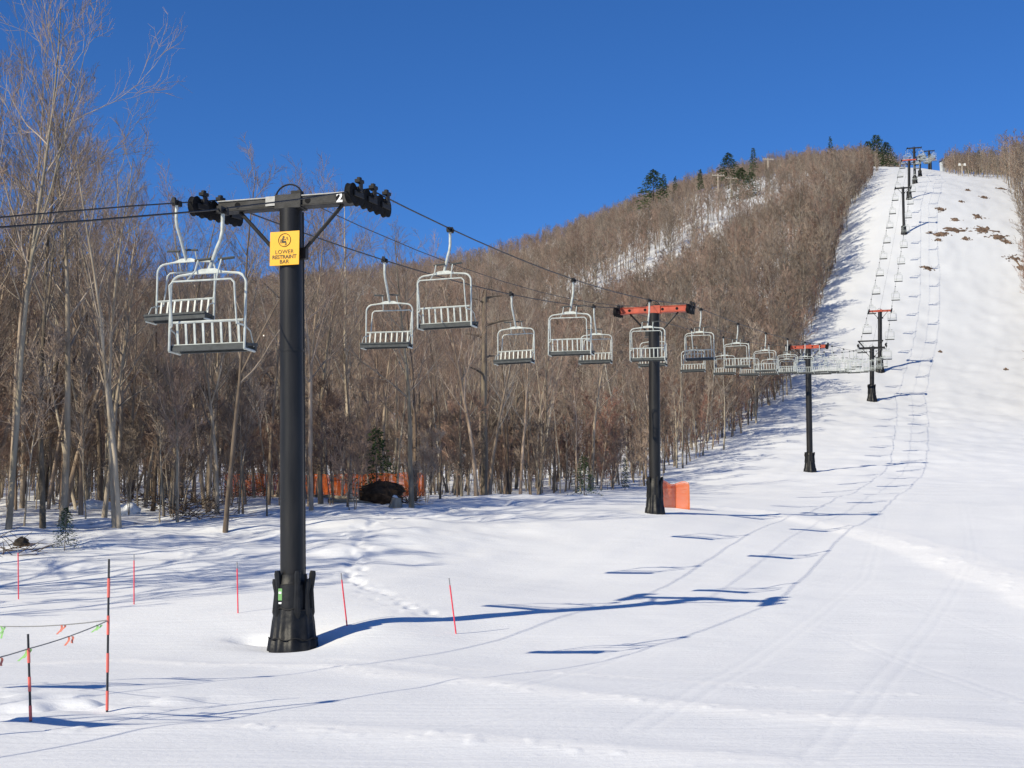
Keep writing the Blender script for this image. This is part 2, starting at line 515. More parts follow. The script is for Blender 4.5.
def terrain_z(X, Y):
    X = np.asarray(X, float); Y = np.asarray(Y, float)
    z = base_z(X, Y)
    far = np.clip((Y - 60) / 100, 0, 1)
    nearw = np.clip(Y / 30, 0.25, 1)
    z = z + vnoise(X / 6.0, Y / 6.0, 1) * (0.075 * nearw + 0.20 * far) + vnoise(X / 2.3 + 9, Y / 2.3, 2) * (0.035 + 0.19 * far) + vnoise(X / 1.1, Y / 1.4, 12) * 0.12 * far + vnoise(X / 0.7, Y / 0.7, 3) * 0.014
    s, t = line_st(X, Y)
    # long low grooming ridges that follow the run
    z = z + vnoise(s / 14.0, t / 0.9, 4) * 0.035 * (1 - 0.5 * far)
    # small hummocks at the edge of the wood
    edge = np.clip((Y - 35) / 8, 0, 1) * np.clip((75 - Y) / 10, 0, 1) * np.clip((-t - 1) / 4, 0, 1)
    z = z + edge * (vnoise(X / 1.6, Y / 1.6, 5) * 0.22 + vnoise(X / 0.6, Y / 0.6, 6) * 0.07)
    for pts, h, wd in ((BERM1, 0.07, 0.9), (BERM2, 0.03, 0.6), (BERM3, 0.03, 0.45)):
        d, sg = seg_dist(X, Y, pts)
        d = d + vnoise(X / 2.0, Y / 2.0, 7) * 0.25
        z = z + h * np.exp(-(d / wd) ** 2)
    for pts in (TRAIL, TRAIL2):
        d, sg = seg_dist(X, Y, pts)
        z = z - np.exp(-(d / 0.34) ** 2) * np.clip(vnoise(X / 0.22, Y / 0.5, 8) + 0.1, 0, 1) * 0.16
    for k, pts in enumerate(SKI):
        d, sg = seg_dist(X, Y, pts)
        z = z - 0.0045 * np.exp(-(d / 0.055) ** 2) - 0.0045 * np.exp(-((d - 0.24) / 0.055) ** 2) * (sg > 0)
    # crumbs thrown up along the whiter bands
    d, sg = seg_dist(X, Y, BERM1)
    z = z + np.clip(1.1 - d, 0, 1) * np.clip(vnoise(X / 0.3, Y / 0.3, 33) - 0.2, 0, 1) * 0.14
    for pts in (BERM2, BERM3, BERM4):
        d, sg = seg_dist(X, Y, pts)
        z = z + np.clip(0.7 - d, 0, 1) * np.clip(vnoise(X / 0.17, Y / 0.17, 34) - 0.25, 0, 1) * 0.10
    # broken snow heaps at the near left corner
    hx, hy = gp(20, 705)
    d = np.hypot(X - hx, (Y - hy))
    z = z + np.exp(-(d / 1.6) ** 2) * np.clip(vnoise(X / 0.45, Y / 0.4, 9) + 0.1, 0, 1) * 0.22
    # hollow melted round the first tower's foot
    d = np.hypot(X - T1P.x, Y - T1P.y)
    z = z - 0.16 * np.exp(-(d / 0.75) ** 2)
    d = np.hypot((X - HOLE[0]) / 0.32, (Y - HOLE[1]) / 0.22)
    z = z - 0.22 * np.exp(-d ** 2)
    # cut slope of the power line clearing on the hillside
    d, sg = seg_dist(X, Y, STRIP)
    w = np.clip((X - STRIP[0][0] + 4) / 10, 0, 1) * np.clip((STRIP[-1][0] + 14 - X) / 12, 0, 1) * np.clip((460 - Y) / 90, 0, 1)
    z = z + 4.0 * w * np.clip((d * sg + 2) / 9, 0, 1)
    return z


def tz(x, y):
    return float(terrain_z(np.array([x]), np.array([y]))[0])


def yedge(u):
    return np.interp(u, [-0.75, -0.62, -0.45, -0.36, -0.2, -0.12, -0.06, -0.03, 0.0], [20, 25, 35, 41.5, 46.5, 50, 55, 61, 66])


CLEAR = [(742, 408), (750, 404), (700, 425), (718, 392), (768, 446), (728, 452), (753, 452), (652, 468), (664, 470), (876, 440)]


def in_wood(X, Y, wob=0.0):
    """True where the wood grows left of the run"""
    s, t = line_st(X, Y)
    u = X / np.maximum(Y, 1)
    e = vnoise(X / 7.0, Y / 7.0, 21) * 3.0
    a = (u < 0.0) & (Y > yedge(u) + e * 0.5) & (t < -6)
    b = (Y > 66) & (t < -10.2 + e)
    ok = np.where(Y < 66, a, b)
    d, sg = seg_dist(X, Y, STRIP)
    strip = (d < np.where(sg > 0, 4.5, 4.0) + vnoise(X / 6, Y / 6, 22) * 13) & (X > STRIP[0][0] - 6) & (X < STRIP[-1][0] + 2) & (vnoise(X / 0.9, Y / 0.9, 23) < 0.33)
    for cx, cd in CLEAR:
        x0 = (cx - 512) / F * cd
        ok = ok & ~((np.abs(X - x0) < 6.0) & (Y > cd - 26) & (Y < cd + 3))
    return ok & ~strip


def in_right_wood(X, Y):
    u = X / np.maximum(Y, 1)
    px = 512 + F * u
    lim = np.interp(Y, [120, 180, 230, 270, 310, 335, 350, 380, 480], [1052, 1048, 1037, 1026, 1020, 1011, 968, 957, 950])
    return (px > lim) & (Y > 150)


# grid: columns fan out with distance, rows geometric
def build_terrain():
    uc = np.concatenate([-np.geomspace(3.2, 0.42, 46)[:-1], np.linspace(-0.42, 0.42, 560), np.geomspace(0.42, 3.2, 46)[1:]])
    rows = np.concatenate([np.linspace(-80, 5, 30), np.geomspace(6, 75, 520), np.geomspace(76, 620, 400), np.geomspace(640, 3500, 24)])
    sc = np.where(rows >= 6, rows, 6 + (6 - rows) * 0.8)
    X = uc[None, :] * sc[:, None]
    Y = np.repeat(rows[:, None], len(uc), 1)
    Z = terrain_z(X, Y)
    nr, nc = X.shape
    V = np.stack([X, Y, Z], -1).reshape(-1, 3)
    i = np.arange(nr * nc).reshape(nr, nc)
    Q = np.stack([i[:-1, :-1], i[:-1, 1:], i[1:, 1:], i[1:, :-1]], -1).reshape(-1, 4)
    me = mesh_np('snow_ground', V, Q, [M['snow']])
    lit = np.where(in_wood(X, Y) | in_right_wood(X, Y), 0.75, 0.0)
    for _ in range(3):
        lit[1:-1, 1:-1] = (lit[1:-1, 1:-1] * 2 + lit[:-2, 1:-1] + lit[2:, 1:-1] + lit[1:-1, :-2] + lit[1:-1, 2:]) / 6
    a = me.attributes.new('litter', 'FLOAT', 'POINT')
    a.data.foreach_set('value', lit.ravel().astype(np.float32))
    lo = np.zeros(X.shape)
    dimming = np.clip((Y - 110) / 90, 0, 1)  # grows with distance; darkens the snow colour against the sun's glare
    a = me.attributes.new('sun_dimming', 'FLOAT', 'POINT')
    a.data.foreach_set('value', dimming.ravel().astype(np.float32))
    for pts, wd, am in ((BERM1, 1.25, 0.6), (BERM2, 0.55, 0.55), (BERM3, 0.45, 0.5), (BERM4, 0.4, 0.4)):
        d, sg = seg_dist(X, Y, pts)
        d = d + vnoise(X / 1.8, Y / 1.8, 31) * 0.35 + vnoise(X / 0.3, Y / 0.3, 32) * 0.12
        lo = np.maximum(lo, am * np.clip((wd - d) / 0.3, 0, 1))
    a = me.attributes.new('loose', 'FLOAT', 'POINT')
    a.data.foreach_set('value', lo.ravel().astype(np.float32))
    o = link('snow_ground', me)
    tag(o, 'white groomed snow of the ski run and the hills', kind='structure')


build_terrain()

# ------------------------------------------------------------------ lift towers
def letters(name, body, size, material, parent, loc, extrude=0.0015, offset=0.0, spacing=1.0):
    cu = bpy.data.curves.new(name, 'FONT')
    cu.body = body; cu.size = size; cu.align_x = 'CENTER'; cu.align_y = 'CENTER'
    cu.extrude = extrude; cu.offset = offset; cu.space_character = spacing
    tmp = bpy.data.objects.new(name + '_curve', cu)
    COL.objects.link(tmp)
    me = bpy.data.meshes.new_from_object(tmp)
    bpy.data.objects.remove(tmp)
    me.name = name
    me.materials.clear(); me.materials.append(material)
    o = link(name, me, parent, loc)
    o.rotation_euler = (math.pi / 2, 0, 0)
    return o


RZ = math.atan2(DIR.y, DIR.x) - math.pi / 2          # local +y = up the line, local +x = along the arm
ARMROT = Matrix.Rotation(RZ, 3, 'Z')


def sheave_train(parent, c, slope, n, pitch, r, under=False, mats=None):
    """row of rubber-lined wheels on a beam along the rope; c is where the rope runs in the tower's frame"""
    R = Matrix.Rotation(math.atan(slope), 3, 'X')
    s = 1 if under else -1
    c = Vector(c)
    b = MB()
    L = pitch * (n - 1)
    b.box(c + R @ Vector((-0.085, 0, s * (r + 0.05))), (0.04, L * 0.98, 0.12), R)
    for k in range(0, n, 2):
        yk = (k + 0.5 - (n - 1) / 2) * pitch
        b.box(c + R @ Vector((0.075, yk, s * (r + 0.012))), (0.03, pitch * 1.25, 0.10), R)
        b.box(c + R @ Vector((-0.06, yk, s * (r + 0.012))), (0.03, pitch * 1.25, 0.10), R)
        # rope catcher standing up on the outside of each wheel pair
        b.box(c + R @ Vector((0.115, yk, s * (r - 0.12))), (0.035, 0.12, 0.2), R)
        b.box(c + R @ Vector((0.09, yk, -s * 0.03)), (0.10, 0.2, 0.06), R)
        b.box(c + R @ Vector((0.08, yk + 0.02, -s * 0.075)), (0.06, 0.09, 0.06), R)
    st = b.build('sheave_beam', M['dark_steel'], parent, smooth=False, bevel=0.008)
    for k in range(n):
        yk = (k - (n - 1) / 2) * pitch
        w = MB()
        p = c + R @ Vector((0, yk, s * (r + 0.012)))
        prof = [(-0.056, 0.3), (-0.05, 1.0), (-0.02, 0.93), (0.02, 0.93), (0.05, 1.0), (0.056, 0.3)]
        w.tube([p + Vector((x, 0, 0)) for x, _ in prof], [q * r for _, q in prof], 16)
        w.build('sheave', M['rubber'], st)
    return st


def lift_tower(label, base, top, pole_r, arm_len, arm_mat, slopes, n_sheaves, pad, detail=2, numeral=None, under=False, frame=False, group=None, arm_h=0.24):
    base = Vector(base); top = Vector(top)
    t = empty('lift_tower', base, RZ)
    tag(t, label, 'lift tower', group)
    inv = ARMROT.transposed()
    tl = inv @ (top - base)                         # tower top in its own frame
    H = tl.z
    ax = Vector((tl.x / H, tl.y / H, 1))
    m = MB()
    m.tube([ax * -1.2, ax * (H * 0.5), ax * (H - arm_h / 2 - 0.02)], [pole_r * 1.04, pole_r * 1.01, pole_r * 0.98], 32)
    if detail >= 2:
        for zz in (0.33, 0.66):
            m.tube([ax * (H * zz), ax * (H * zz) + Vector((0, 0, 0.05))], pole_r * 1.035, 32)
        # conduit clipped up the far side
        m.tube([ax * 0.2 + Vector((pole_r * 0.9, pole_r * 0.5, 0)), ax * (H * 0.98) + Vector((pole_r * 0.9, pole_r * 0.5, 0))], 0.018, 6)
    m.build('pole', M['black_paint'], t)
    # crossarm
    a = MB()
    hl = arm_len / 2
    a.box(tl, (arm_len, 0.22, arm_h - 0.05))
    a.box(tl + Vector((0, 0, arm_h / 2 - 0.012)), (arm_len + 0.02, 0.27, 0.024), None, 1)  # numbered tower: sunlit top edge put into the flange's paler colour
    a.box(tl + Vector((0, 0, -arm_h / 2 + 0.012)), (arm_len + 0.02, 0.27, 0.024))
    a.box(tl + Vector((0, 0, 0)), (pole_r * 2.5, 0.3, arm_h * 1.25))
    arm = a.build('crossarm', [arm_mat, M['plate'] if numeral else arm_mat], t, smooth=False, bevel=0.01)
    if detail >= 1:
        for x in (-0.72, -0.25, 0.27, 0.70):
            h = MB()
            h.tube([tl + Vector((x * hl, -0.1125, 0)), tl + Vector((x * hl, -0.1165, 0))], 0.055, 14)
            h.build('arm_opening', M['rubber'], arm)
    # diagonal braces under the arm
    for sx in (-1, 1):
        br = MB()
        br.tube([tl + Vector((sx * hl * 0.72, 0, -arm_h / 2)), tl + Vector((sx * pole_r * 0.9, 0, -arm_h / 2 - hl * 0.62))], 0.035, 8)
        br.box(tl + Vector((sx * (pole_r + 0.05), 0, -arm_h / 2 - hl * 0.60)), (0.14, 0.12, 0.2))
        br.build('brace', M['black_paint'], t)
    for sx, sl in zip((-1, 1), slopes):
        sheave_train(t, tl + Vector((sx * (hl + 0.1), 0, arm_h / 2 + 0.03)), sl, n_sheaves, 0.31, 0.178, under)
    # bent cable loop on the tower head
    lp = MB()
    pts = []
    for k in range(13):
        an = math.pi * k / 12
        pts.append(tl + Vector((-0.05 - 0.26 * math.cos(an), 0.02, arm_h / 2 + 0.24 * math.sin(an))))
    lp.tube(pts, 0.016, 6)
    lp.box(tl + Vector((0.12, 0, arm_h / 2 + 0.05)), (0.18, 0.14, 0.1))
    lp.build('cable_loop', M['dark_steel'], t)
    if numeral:
        p = MB()
        p.box(tl + Vector((-0.33, -0.15, 0.02)), (0.18, 0.015, 0.17))
        p.build('blank_plate', M['plate'], arm, smooth=False)
        letters('numeral', numeral, 0.235, M['white_paint'], arm, tl + Vector((0.98, -0.117, 0.0)), 0.004, 0.008)
    if frame:
        fm = MB()
        up = 0.85
        fm.box(tl + Vector((-0.15, 0, up)), (arm_len * 0.98, 0.16, 0.15))
        for sx in (-1, 1):
            fm.tube([tl + Vector((sx * hl * 0.62, 0, 0.1)), tl + Vector((sx * hl * 0.92 - 0.15, 0, up))], 0.07, 8)
        fm.build('upper_frame', M['black_paint'], t, smooth=False)
    if pad:
        r1, r2, hu, hlw = pad                       # radius of upper mats, of the skirt's hem, heights
        up = MB()
        n = 10
        for k in range(n):
            an = 2 * math.pi * (k + 0.5) / n
            d = Vector((math.cos(an), math.sin(an), 0))
            if abs(d.x) < 0.5 and d.y < 0: continue
            top_z = hu - 0.14 * (k % 2)
            up.tube([d * r1 * 0.93 + Vector((0, 0, hlw * 0.75)), d * r1 * 0.97 + Vector((0, 0, hlw * 0.9)), d * r1 * 0.94 + Vector((0, 0, (hlw + top_z) / 2)), d * r1 * 1.02 + Vector((0, 0, top_z - 0.06)), d * r1 * 1.04 + Vector((0, 0, top_z))],
                    [r1 * 0.16, r1 * 0.22, r1 * 0.16, r1 * 0.20, r1 * 0.15], 8)
        zs = [hlw * 0.4, hlw, hlw + (hu - hlw) * 0.3, hlw + (hu - hlw) * 0.62, hlw + (hu - hlw) * 0.66, hlw + (hu - hlw) * 0.9]
        rs = [0.98, 0.97, 0.93, 0.92, 0.84, 0.80]
        up.tube([ax * z for z in zs], [r1 * q for q in rs], 28)
        mats_o = up.build('padding', M['pad'], t)
        sk = MB()
        vs, fs = [], []
        nn = 72
        prof = [(-0.25, r2 * 1.03), (0.03, r2), (hlw * 0.3, r2 * 0.95), (hlw * 0.33, r2 * 0.90), (hlw * 0.7, r1 * 1.14), (hlw * 0.97, r1 * 1.03), (hlw, r1 * 0.86)]
        for z, r in prof:
            for k in range(nn):
                an = 2 * math.pi * k / nn
                pl = 1 + 0.065 * max(0.0, 1 - z / hlw * 0.6) * math.cos(an * 11 + math.sin(an * 3) * 0.9)
                vs.append((r * pl * math.cos(an), r * pl * math.sin(an), z))
        for j in range(len(prof) - 1):
            for k in range(nn):
                k2 = (k + 1) % nn
                fs.append((j * nn + k, j * nn + k2, (j + 1) * nn + k2, (j + 1) * nn + k))
        sk.add(vs, fs)
        sk.build('pad_skirt', M['pad'], t)
        if detail >= 2:
            for zz, rr in ((hlw * 0.31, r2 * 0.985), (hlw * 0.98, r1 * 1.06)):
                st = MB()
                pts = [Vector((rr * math.cos(2 * math.pi * k / 36), rr * math.sin(2 * math.pi * k / 36), zz + 0.02 * math.sin(k * 1.3))) for k in range(37)]
                st.tube(pts, 0.011, 6, caps=False)
                st.build('strap', M['dark_steel'], mats_o)
            tg = MB()
            tg.box((-0.12, -r1 * 0.90, hu - 0.40), (0.07, 0.02, 0.20))
            tg.build('green_tag', M['green'], mats_o, smooth=False)
            for cc, ss in (((-0.12, -r1 * 0.90 - 0.012, hu - 0.37), (0.05, 0.008, 0.035)), ((-0.12, -r1 * 0.90, hu - 0.545), (0.06, 0.02, 0.03))):
                tg = MB(); tg.box(cc, ss)
                tg.build('white_buckle', M['white_paint'], mats_o, smooth=False)
    return t, tl


ROPE_PTS = {-1: [], 1: []}
TOWERS = []
specs = [
    # label, base px,py,D, top px,py, radius, arm, colour, slopes, sheaves, pad, detail, numeral, under, frame
    ('tall black lift tower with grey crossarm numbered 2, yellow sign and padded foot', (293, 645, 26.0), (291, 203), 0.205, 2.75, 'grey_steel', (0.09, 0.06), 6, (0.31, 0.42, 1.38, 0.75), 2, '2', False, False),
    ('black lift tower with red crossarm beside the small orange net on the snow brow', (655, 512, 55.7), (654, 310), 0.21, 2.55, 'red_paint', (0.10, 0.10), 4, (0.27, 0.36, 1.35, 0.7), 1, None, False, False),
    ('black lift tower with red crossarm alone where the tree edge meets the run', (810, 472, 110), (808, 347), 0.22, 2.55, 'red_paint', (0.13, 0.13), 4, (0.33, 0.46, 1.45, 0.8), 1, None, False, False),
    ('dark hold-down tower with a double black frame in front of a red-armed tower', (872, 402, 176), (872, 348), 0.26, 3.0, 'black_paint', (0.25, 0.25), 4, (0.42, 0.6, 2.0, 1.0), 1, None, True, True),
    ('lift tower with thin red crossarm just behind the dark double-framed tower', (880, 372, 195.6), (880, 311), 0.27, 2.7, 'red_paint', (0.43, 0.43), 4, (0.42, 0.58, 2.0, 1.0), 1, None, False, False),
    ('slim dark tower halfway up the steep slope casting a long shadow', (904, 235, 267), (903, 188), 0.24, 2.6, 'black_paint', (0.48, 0.48), 4, (0.4, 0.55, 1.5, 0.8), 0, None, False, False),
    ('thick dark tower below the crest with its arm just under the sky', (909, 193, 290), (909, 160), 0.27, 2.7, 'red_paint', (0.4, 0.4), 4, (0.45, 0.6, 1.6, 0.8), 0, None, False, False),
    ('tallest dark tower on the crest standing out against the blue sky', (915, 182, 318), (914, 148), 0.27, 2.8, 'black_paint', (0.3, 0.3), 4, (0.45, 0.6, 1.6, 0.8), 0, None, False, False),
    ('thin dark tower on the crest between the tallest tower and the farthest one', (920, 176, 352), (920, 157), 0.22, 2.6, 'black_paint', (0.22, 0.22), 4, (0.4, 0.52, 1.5, 0.8), 0, None, False, False),
    ('farthest short dark tower on the crest beside the little pale hut', (929, 168, 429), (929, 151), 0.30, 2.7, 'black_paint', (0.2, 0.2), 4, None, 0, None, False, False),
]
for sp in specs:
    lab, (bx, by, D), (tx, ty), pr, al, am, sl, ns, pad, det, num, und, frm = sp
    ah = 0.205 if num else 0.24
    b = at(bx, by, D)
    b.z = tz(b.x, b.y)
    tp = at(tx, ty, D)
    t, tl = lift_tower(lab, b, tp, pr, al, M[am], sl, ns, pad, det, num, und, frm, None, ah)
    TOWERS.append((t, tl, b))
    for sx in (-1, 1):
        off = 0.12 + 0.03 if not und else -0.12
        w = b + ARMROT @ (tl + Vector((sx * (al / 2 + 0.1), 0, off)))
        ROPE_PTS[sx].append(w)

# ------------------------------------------------------------------ yellow sign on the first tower
t1, tl1, b1 = TOWERS[0]
sg = empty('lift_sign', b1 + ARMROT @ (tl1 * ((tl1.z - 0.86) / tl1.z) + Vector((-0.015, -0.235, 0))), RZ)
tag(sg, 'square yellow sign reading LOWER RESTRAINT BAR on the black tower', 'sign')
p = MB(); p.box((0, 0, 0), (0.56, 0.012, 0.60)); pan = p.build('panel', M['sign'], sg, smooth=False, bevel=0.004)
p = MB(); p.box((0.04, 0.03, 0.18), (0.34, 0.05, 0.04)); p.box((0.04, 0.03, -0.18), (0.34, 0.05, 0.04)); p.build('bracket', M['dark_steel'], sg, smooth=False)
for body, z, size, off in (('LOWER', -0.065, 0.100, 0.0), ('RESTRAINT', -0.155, 0.093, 0.0016), ('BAR', -0.240, 0.095, 0.0008)):
    letters('lettering', body, size, M['ink'], sg, (0, -0.0095, z), 0.0015, off, 1.05 if body != 'RESTRAINT' else 0.98)
p = MB()
p.tube([Vector((0.115 * math.cos(2 * math.pi * k / 32), -0.009, 0.145 + 0.115 * math.sin(2 * math.pi * k / 32))) for k in range(33)], 0.006, 6, caps=False)


def pic(poly): p.prism(poly, Matrix.Identity(3), (0, -0.009, 0.145), 0.004)


def bar(x0, z0, x1, z1, w):
    d = Vector((x1 - x0, z1 - z0)); n = Vector((-d.y, d.x)).normalized() * w / 2
    pic([(x0 + n.x, z0 + n.y), (x0 - n.x, z0 - n.y), (x1 - n.x, z1 - n.y), (x1 + n.x, z1 + n.y)])


pic([(-0.02 + 0.02 * math.cos(2 * math.pi * k / 12), 0.055 + 0.02 * math.sin(2 * math.pi * k / 12)) for k in range(12)])
bar(-0.03, 0.035, -0.045, -0.025, 0.034); bar(-0.05, -0.025, 0.025, -0.022, 0.024); bar(0.02, -0.022, 0.03, -0.075, 0.02)
bar(-0.07, 0.02, -0.075, -0.05, 0.01); bar(-0.075, -0.045, 0.02, -0.045, 0.01); bar(-0.025, 0.02, 0.03, 0.01, 0.012)
bar(0.045, 0.055, 0.065, -0.005, 0.012); bar(0.04, -0.078, 0.0, -0.088, 0.01); bar(0.03, 0.03, 0.052, 0.05, 0.008)
p.build('pictogram', M['ink'], sg, smooth=False)

# ------------------------------------------------------------------ ropes
SAG = {0: 0.46, 1: 0.35, 2: 0.45, 3: 0.05, 4: 0.35, 5: 0.1, 6: 0.1, 7: 0.15, 8: 0.3}


def rope_line(side):
    """list of world points along one strand of the haul rope, from the bottom station to the top"""
    rp = ROPE_PTS[side]
    low = {-1: at(0, 214, 18.0), 1: at(0, 211.5, 17.3)}[side]
    d0 = (low - rp[0]); d0 = d0 / Vector((d0.x, d0.y)).length
    pts = []
    L = 34.0
    for k in range(12, 0, -1):
        q = k / 12 * L
        z = rp[0].z + d0.z * q - 0.0016 * q * q
        g = rp[0] - DIR * q
        if side == 1: z -= 0.13 * math.sin(math.pi * min(q / 11, 1.0))
        pts.append(Vector((g.x, g.y, max(z, 2.6))))
    for i in range(len(rp) - 1):
        for k in range(16):
            f = k / 16
            q = rp[i].lerp(rp[i + 1], f)
            q.z -= 4 * SAG[i] * f * (1 - f)
            pts.append(q)
    pts.append(rp[-1])
    e = rp[-1] + DIR * 22; e.z = tz(e.x, e.y) + 3.4
    pts.append(e)
    return pts


ROPES = {s: rope_line(s) for s in (-1, 1)}
for s, lab in ((-1, 'dark wire rope carrying the descending chairs that face the viewer'), (1, 'dark wire rope carrying the ascending chairs seen from behind')):
    m = MB()
    m.tube(ROPES[s], 0.0135, 6)
    tag(m.build('haul_rope', M['rope']), lab, 'rope', 'strands of the lift rope')
heads = [b + ARMROT @ (tl + Vector((0, 0.02, 0.16))) for _, tl, b in TOWERS[:9]]
m = MB()
pts = [heads[0] - DIR * 30 - Vector((0, 0, 3.0))]
for i in range(len(heads) - 1):
    for k in range(10):
        f = k / 10
        q = heads[i].lerp(heads[i + 1], f); q.z -= 4 * SAG[i] * 1.3 * f * (1 - f)
        pts.append(q)
pts.append(heads[-1])
m.tube(pts[1:], 0.009, 5)
tag(m.build('signal_cable', M['rope']), 'thin dark cable strung between the tower heads midway of the ropes', 'cable')


def rope_at(side, s):
    pts = ROPES[side]
    prev = pts[0]
    for q in pts[1:]:
        s0, _ = line_st(prev.x, prev.y); s1, _ = line_st(q.x, q.y)
        if s0 <= s <= s1: return prev.lerp(q, (s - s0) / max(s1 - s0, 1e-6))
        prev = q
    return pts[-1]


# ------------------------------------------------------------------ chairs
def chair_parts():
    W = 1.13; hw = W / 2
    zt, zb, yb = -0.93, -2.01, -0.36
    r = 0.0185
    out = []
    bail = MB()
    rc = 0.15
    pts = [(-hw, yb, zb), (-hw, yb, zt - rc - 0.04)]
    for k in range(1, 6):
        a = math.pi / 2 * k / 5
        pts.append((-hw + rc * (1 - math.cos(a)), yb, zt - 0.04 - rc * (1 - math.sin(a))))
    pts.append((0, yb, zt))
    left = pts
    right = [(-x, y, z) for x, y, z in reversed(left[:-1])]
    bail.tube(left + right, r, 8)
    bail.tube([(-hw, yb, zb), (-hw, -0.05, zb)], r, 8); bail.tube([(hw, yb, zb), (hw, -0.05, zb)], r, 8)
    out.append(('bail', bail, 'galv'))
    gus = MB()
    gus.prism([(-0.30, zt - 0.032), (0.30, zt - 0.032), (0.10, zt + 0.035), (-0.10, zt + 0.035)], Matrix.Identity(3), (0, yb, 0), 0.045)
    out.append(('gusset', gus, 'galv'))
    stem = MB()
    stem.tube([(0, 0, 0.02), (0, 0.005, -0.12), (0, 0.0, -0.30), (0, -0.04, -0.42), (0, -0.14, -0.56), (0, -0.24, -0.73), (0, -0.32, -0.86), (0, yb, zt + 0.01)], [0.026, 0.027, 0.028, 0.028, 0.028, 0.028, 0.028, 0.03], 10)
    out.append(('hanger', stem, 'galv'))
    grip = MB()
    grip.box((0, 0, 0.0), (0.07, 0.24, 0.09)); grip.tube([(-0.06, 0, -0.01), (0.08, 0, -0.01)], 0.035, 8); grip.box((0, 0.09, 0.05), (0.05, 0.06, 0.05))
    out.append(('rope_grip', grip, 'dark_steel'))
    back = MB()
    yk = yb + 0.035
    back.tube([(-hw + 0.02, yk - 0.03, -1.62), (hw - 0.02, yk - 0.03, -1.62)], 0.018, 6)
    back.tube([(-hw + 0.02, yk + 0.02, -1.93), (hw - 0.02, yk + 0.02, -1.93)], 0.016, 6)
    for x in (-0.46, -0.33, -0.20, -0.07, 0.07, 0.20, 0.33, 0.46):
        a = Vector((x, yk - 0.03, -1.615)); b = Vector((x, yk + 0.02, -1.94))
        c = (a + b) / 2; ang = math.atan2(b.y - a.y, a.z - b.z)
        back.box(c, (0.031, 0.013, 0.34), Matrix.Rotation(ang, 3, 'X'))
    out.append(('backrest', back, 'galv'))
    seat = MB()
    for k in range(4):
        seat.box((0, yb + 0.07 + 0.083 * k, -1.945 + 0.010 * k), (W + 0.05, 0.076, 0.034))
    seat.box((0, yb + 0.05, -1.985), (W + 0.03, 0.05, 0.05)); seat.box((0, -0.05, -1.96), (W + 0.04, 0.05, 0.09))
    out.append(('seat', seat, 'seat'))
    for sx in (-1, 1):
        arm = MB()
        arm.tube([(sx * hw, yb, -1.70), (sx * hw, -0.2, -1.75), (sx * hw, -0.07, -1.95)], 0.010, 6)
        out.append(('armrest', arm, 'galv'))
    bar_ = MB()
    w2 = 0.485
    yb2 = yb - 0.05
    bar_.tube([(-hw, yb, -1.70), (-w2, yb2 - 0.04, -1.68), (-w2, yb - 0.16, -1.32), (-w2, yb - 0.19, -1.14), (-w2 + 0.05, yb - 0.195, -1.09), (w2 - 0.05, yb - 0.195, -1.09), (w2, yb - 0.19, -1.14), (w2, yb - 0.16, -1.32), (w2, yb2 - 0.04, -1.68), (hw, yb, -1.70)], 0.015, 6)
    out.append(('restraint_bar', bar_, 'galv'))
    for x in (-0.22, 0.22):
        fr = MB()
        fr.tube([(x, yb - 0.195, -1.09), (x * 0.8, yb - 0.06, -0.93), (x * 0.8, yb + 0.02, -0.76)], 0.012, 6)
        out.append(('footrest_stem', fr, 'galv'))
        pg = MB()
        pg.tube([(x * 0.8 - 0.05, yb + 0.025, -0.765), (x * 0.8 + 0.19, yb + 0.025, -0.75)], 0.02, 6)
        out.append(('footrest', pg, 'seat'))
    return out


def make_chair():
    t = empty('chairlift_chair')
    stem_o = None
    for name, mb, mm in chair_parts():
        par = t
        if name == 'footrest': par = stem_o
        if name == 'footrest_stem': par = bar_o
        if name == 'footrest': par = bar_o
        o = mb.build(name, M[mm], par)
        if name == 'restraint_bar': bar_o = o
    return t


def make_far_chair():
    """one joined mesh for chairs too small to show their parts"""
    big = MB()
    order = ['galv', 'seat', 'dark_steel']
    for name, mb, mm in chair_parts():
        big.add(mb.v, mb.f, order.index(mm))
    return big.build('chairlift_chair', [M[k] for k in order])


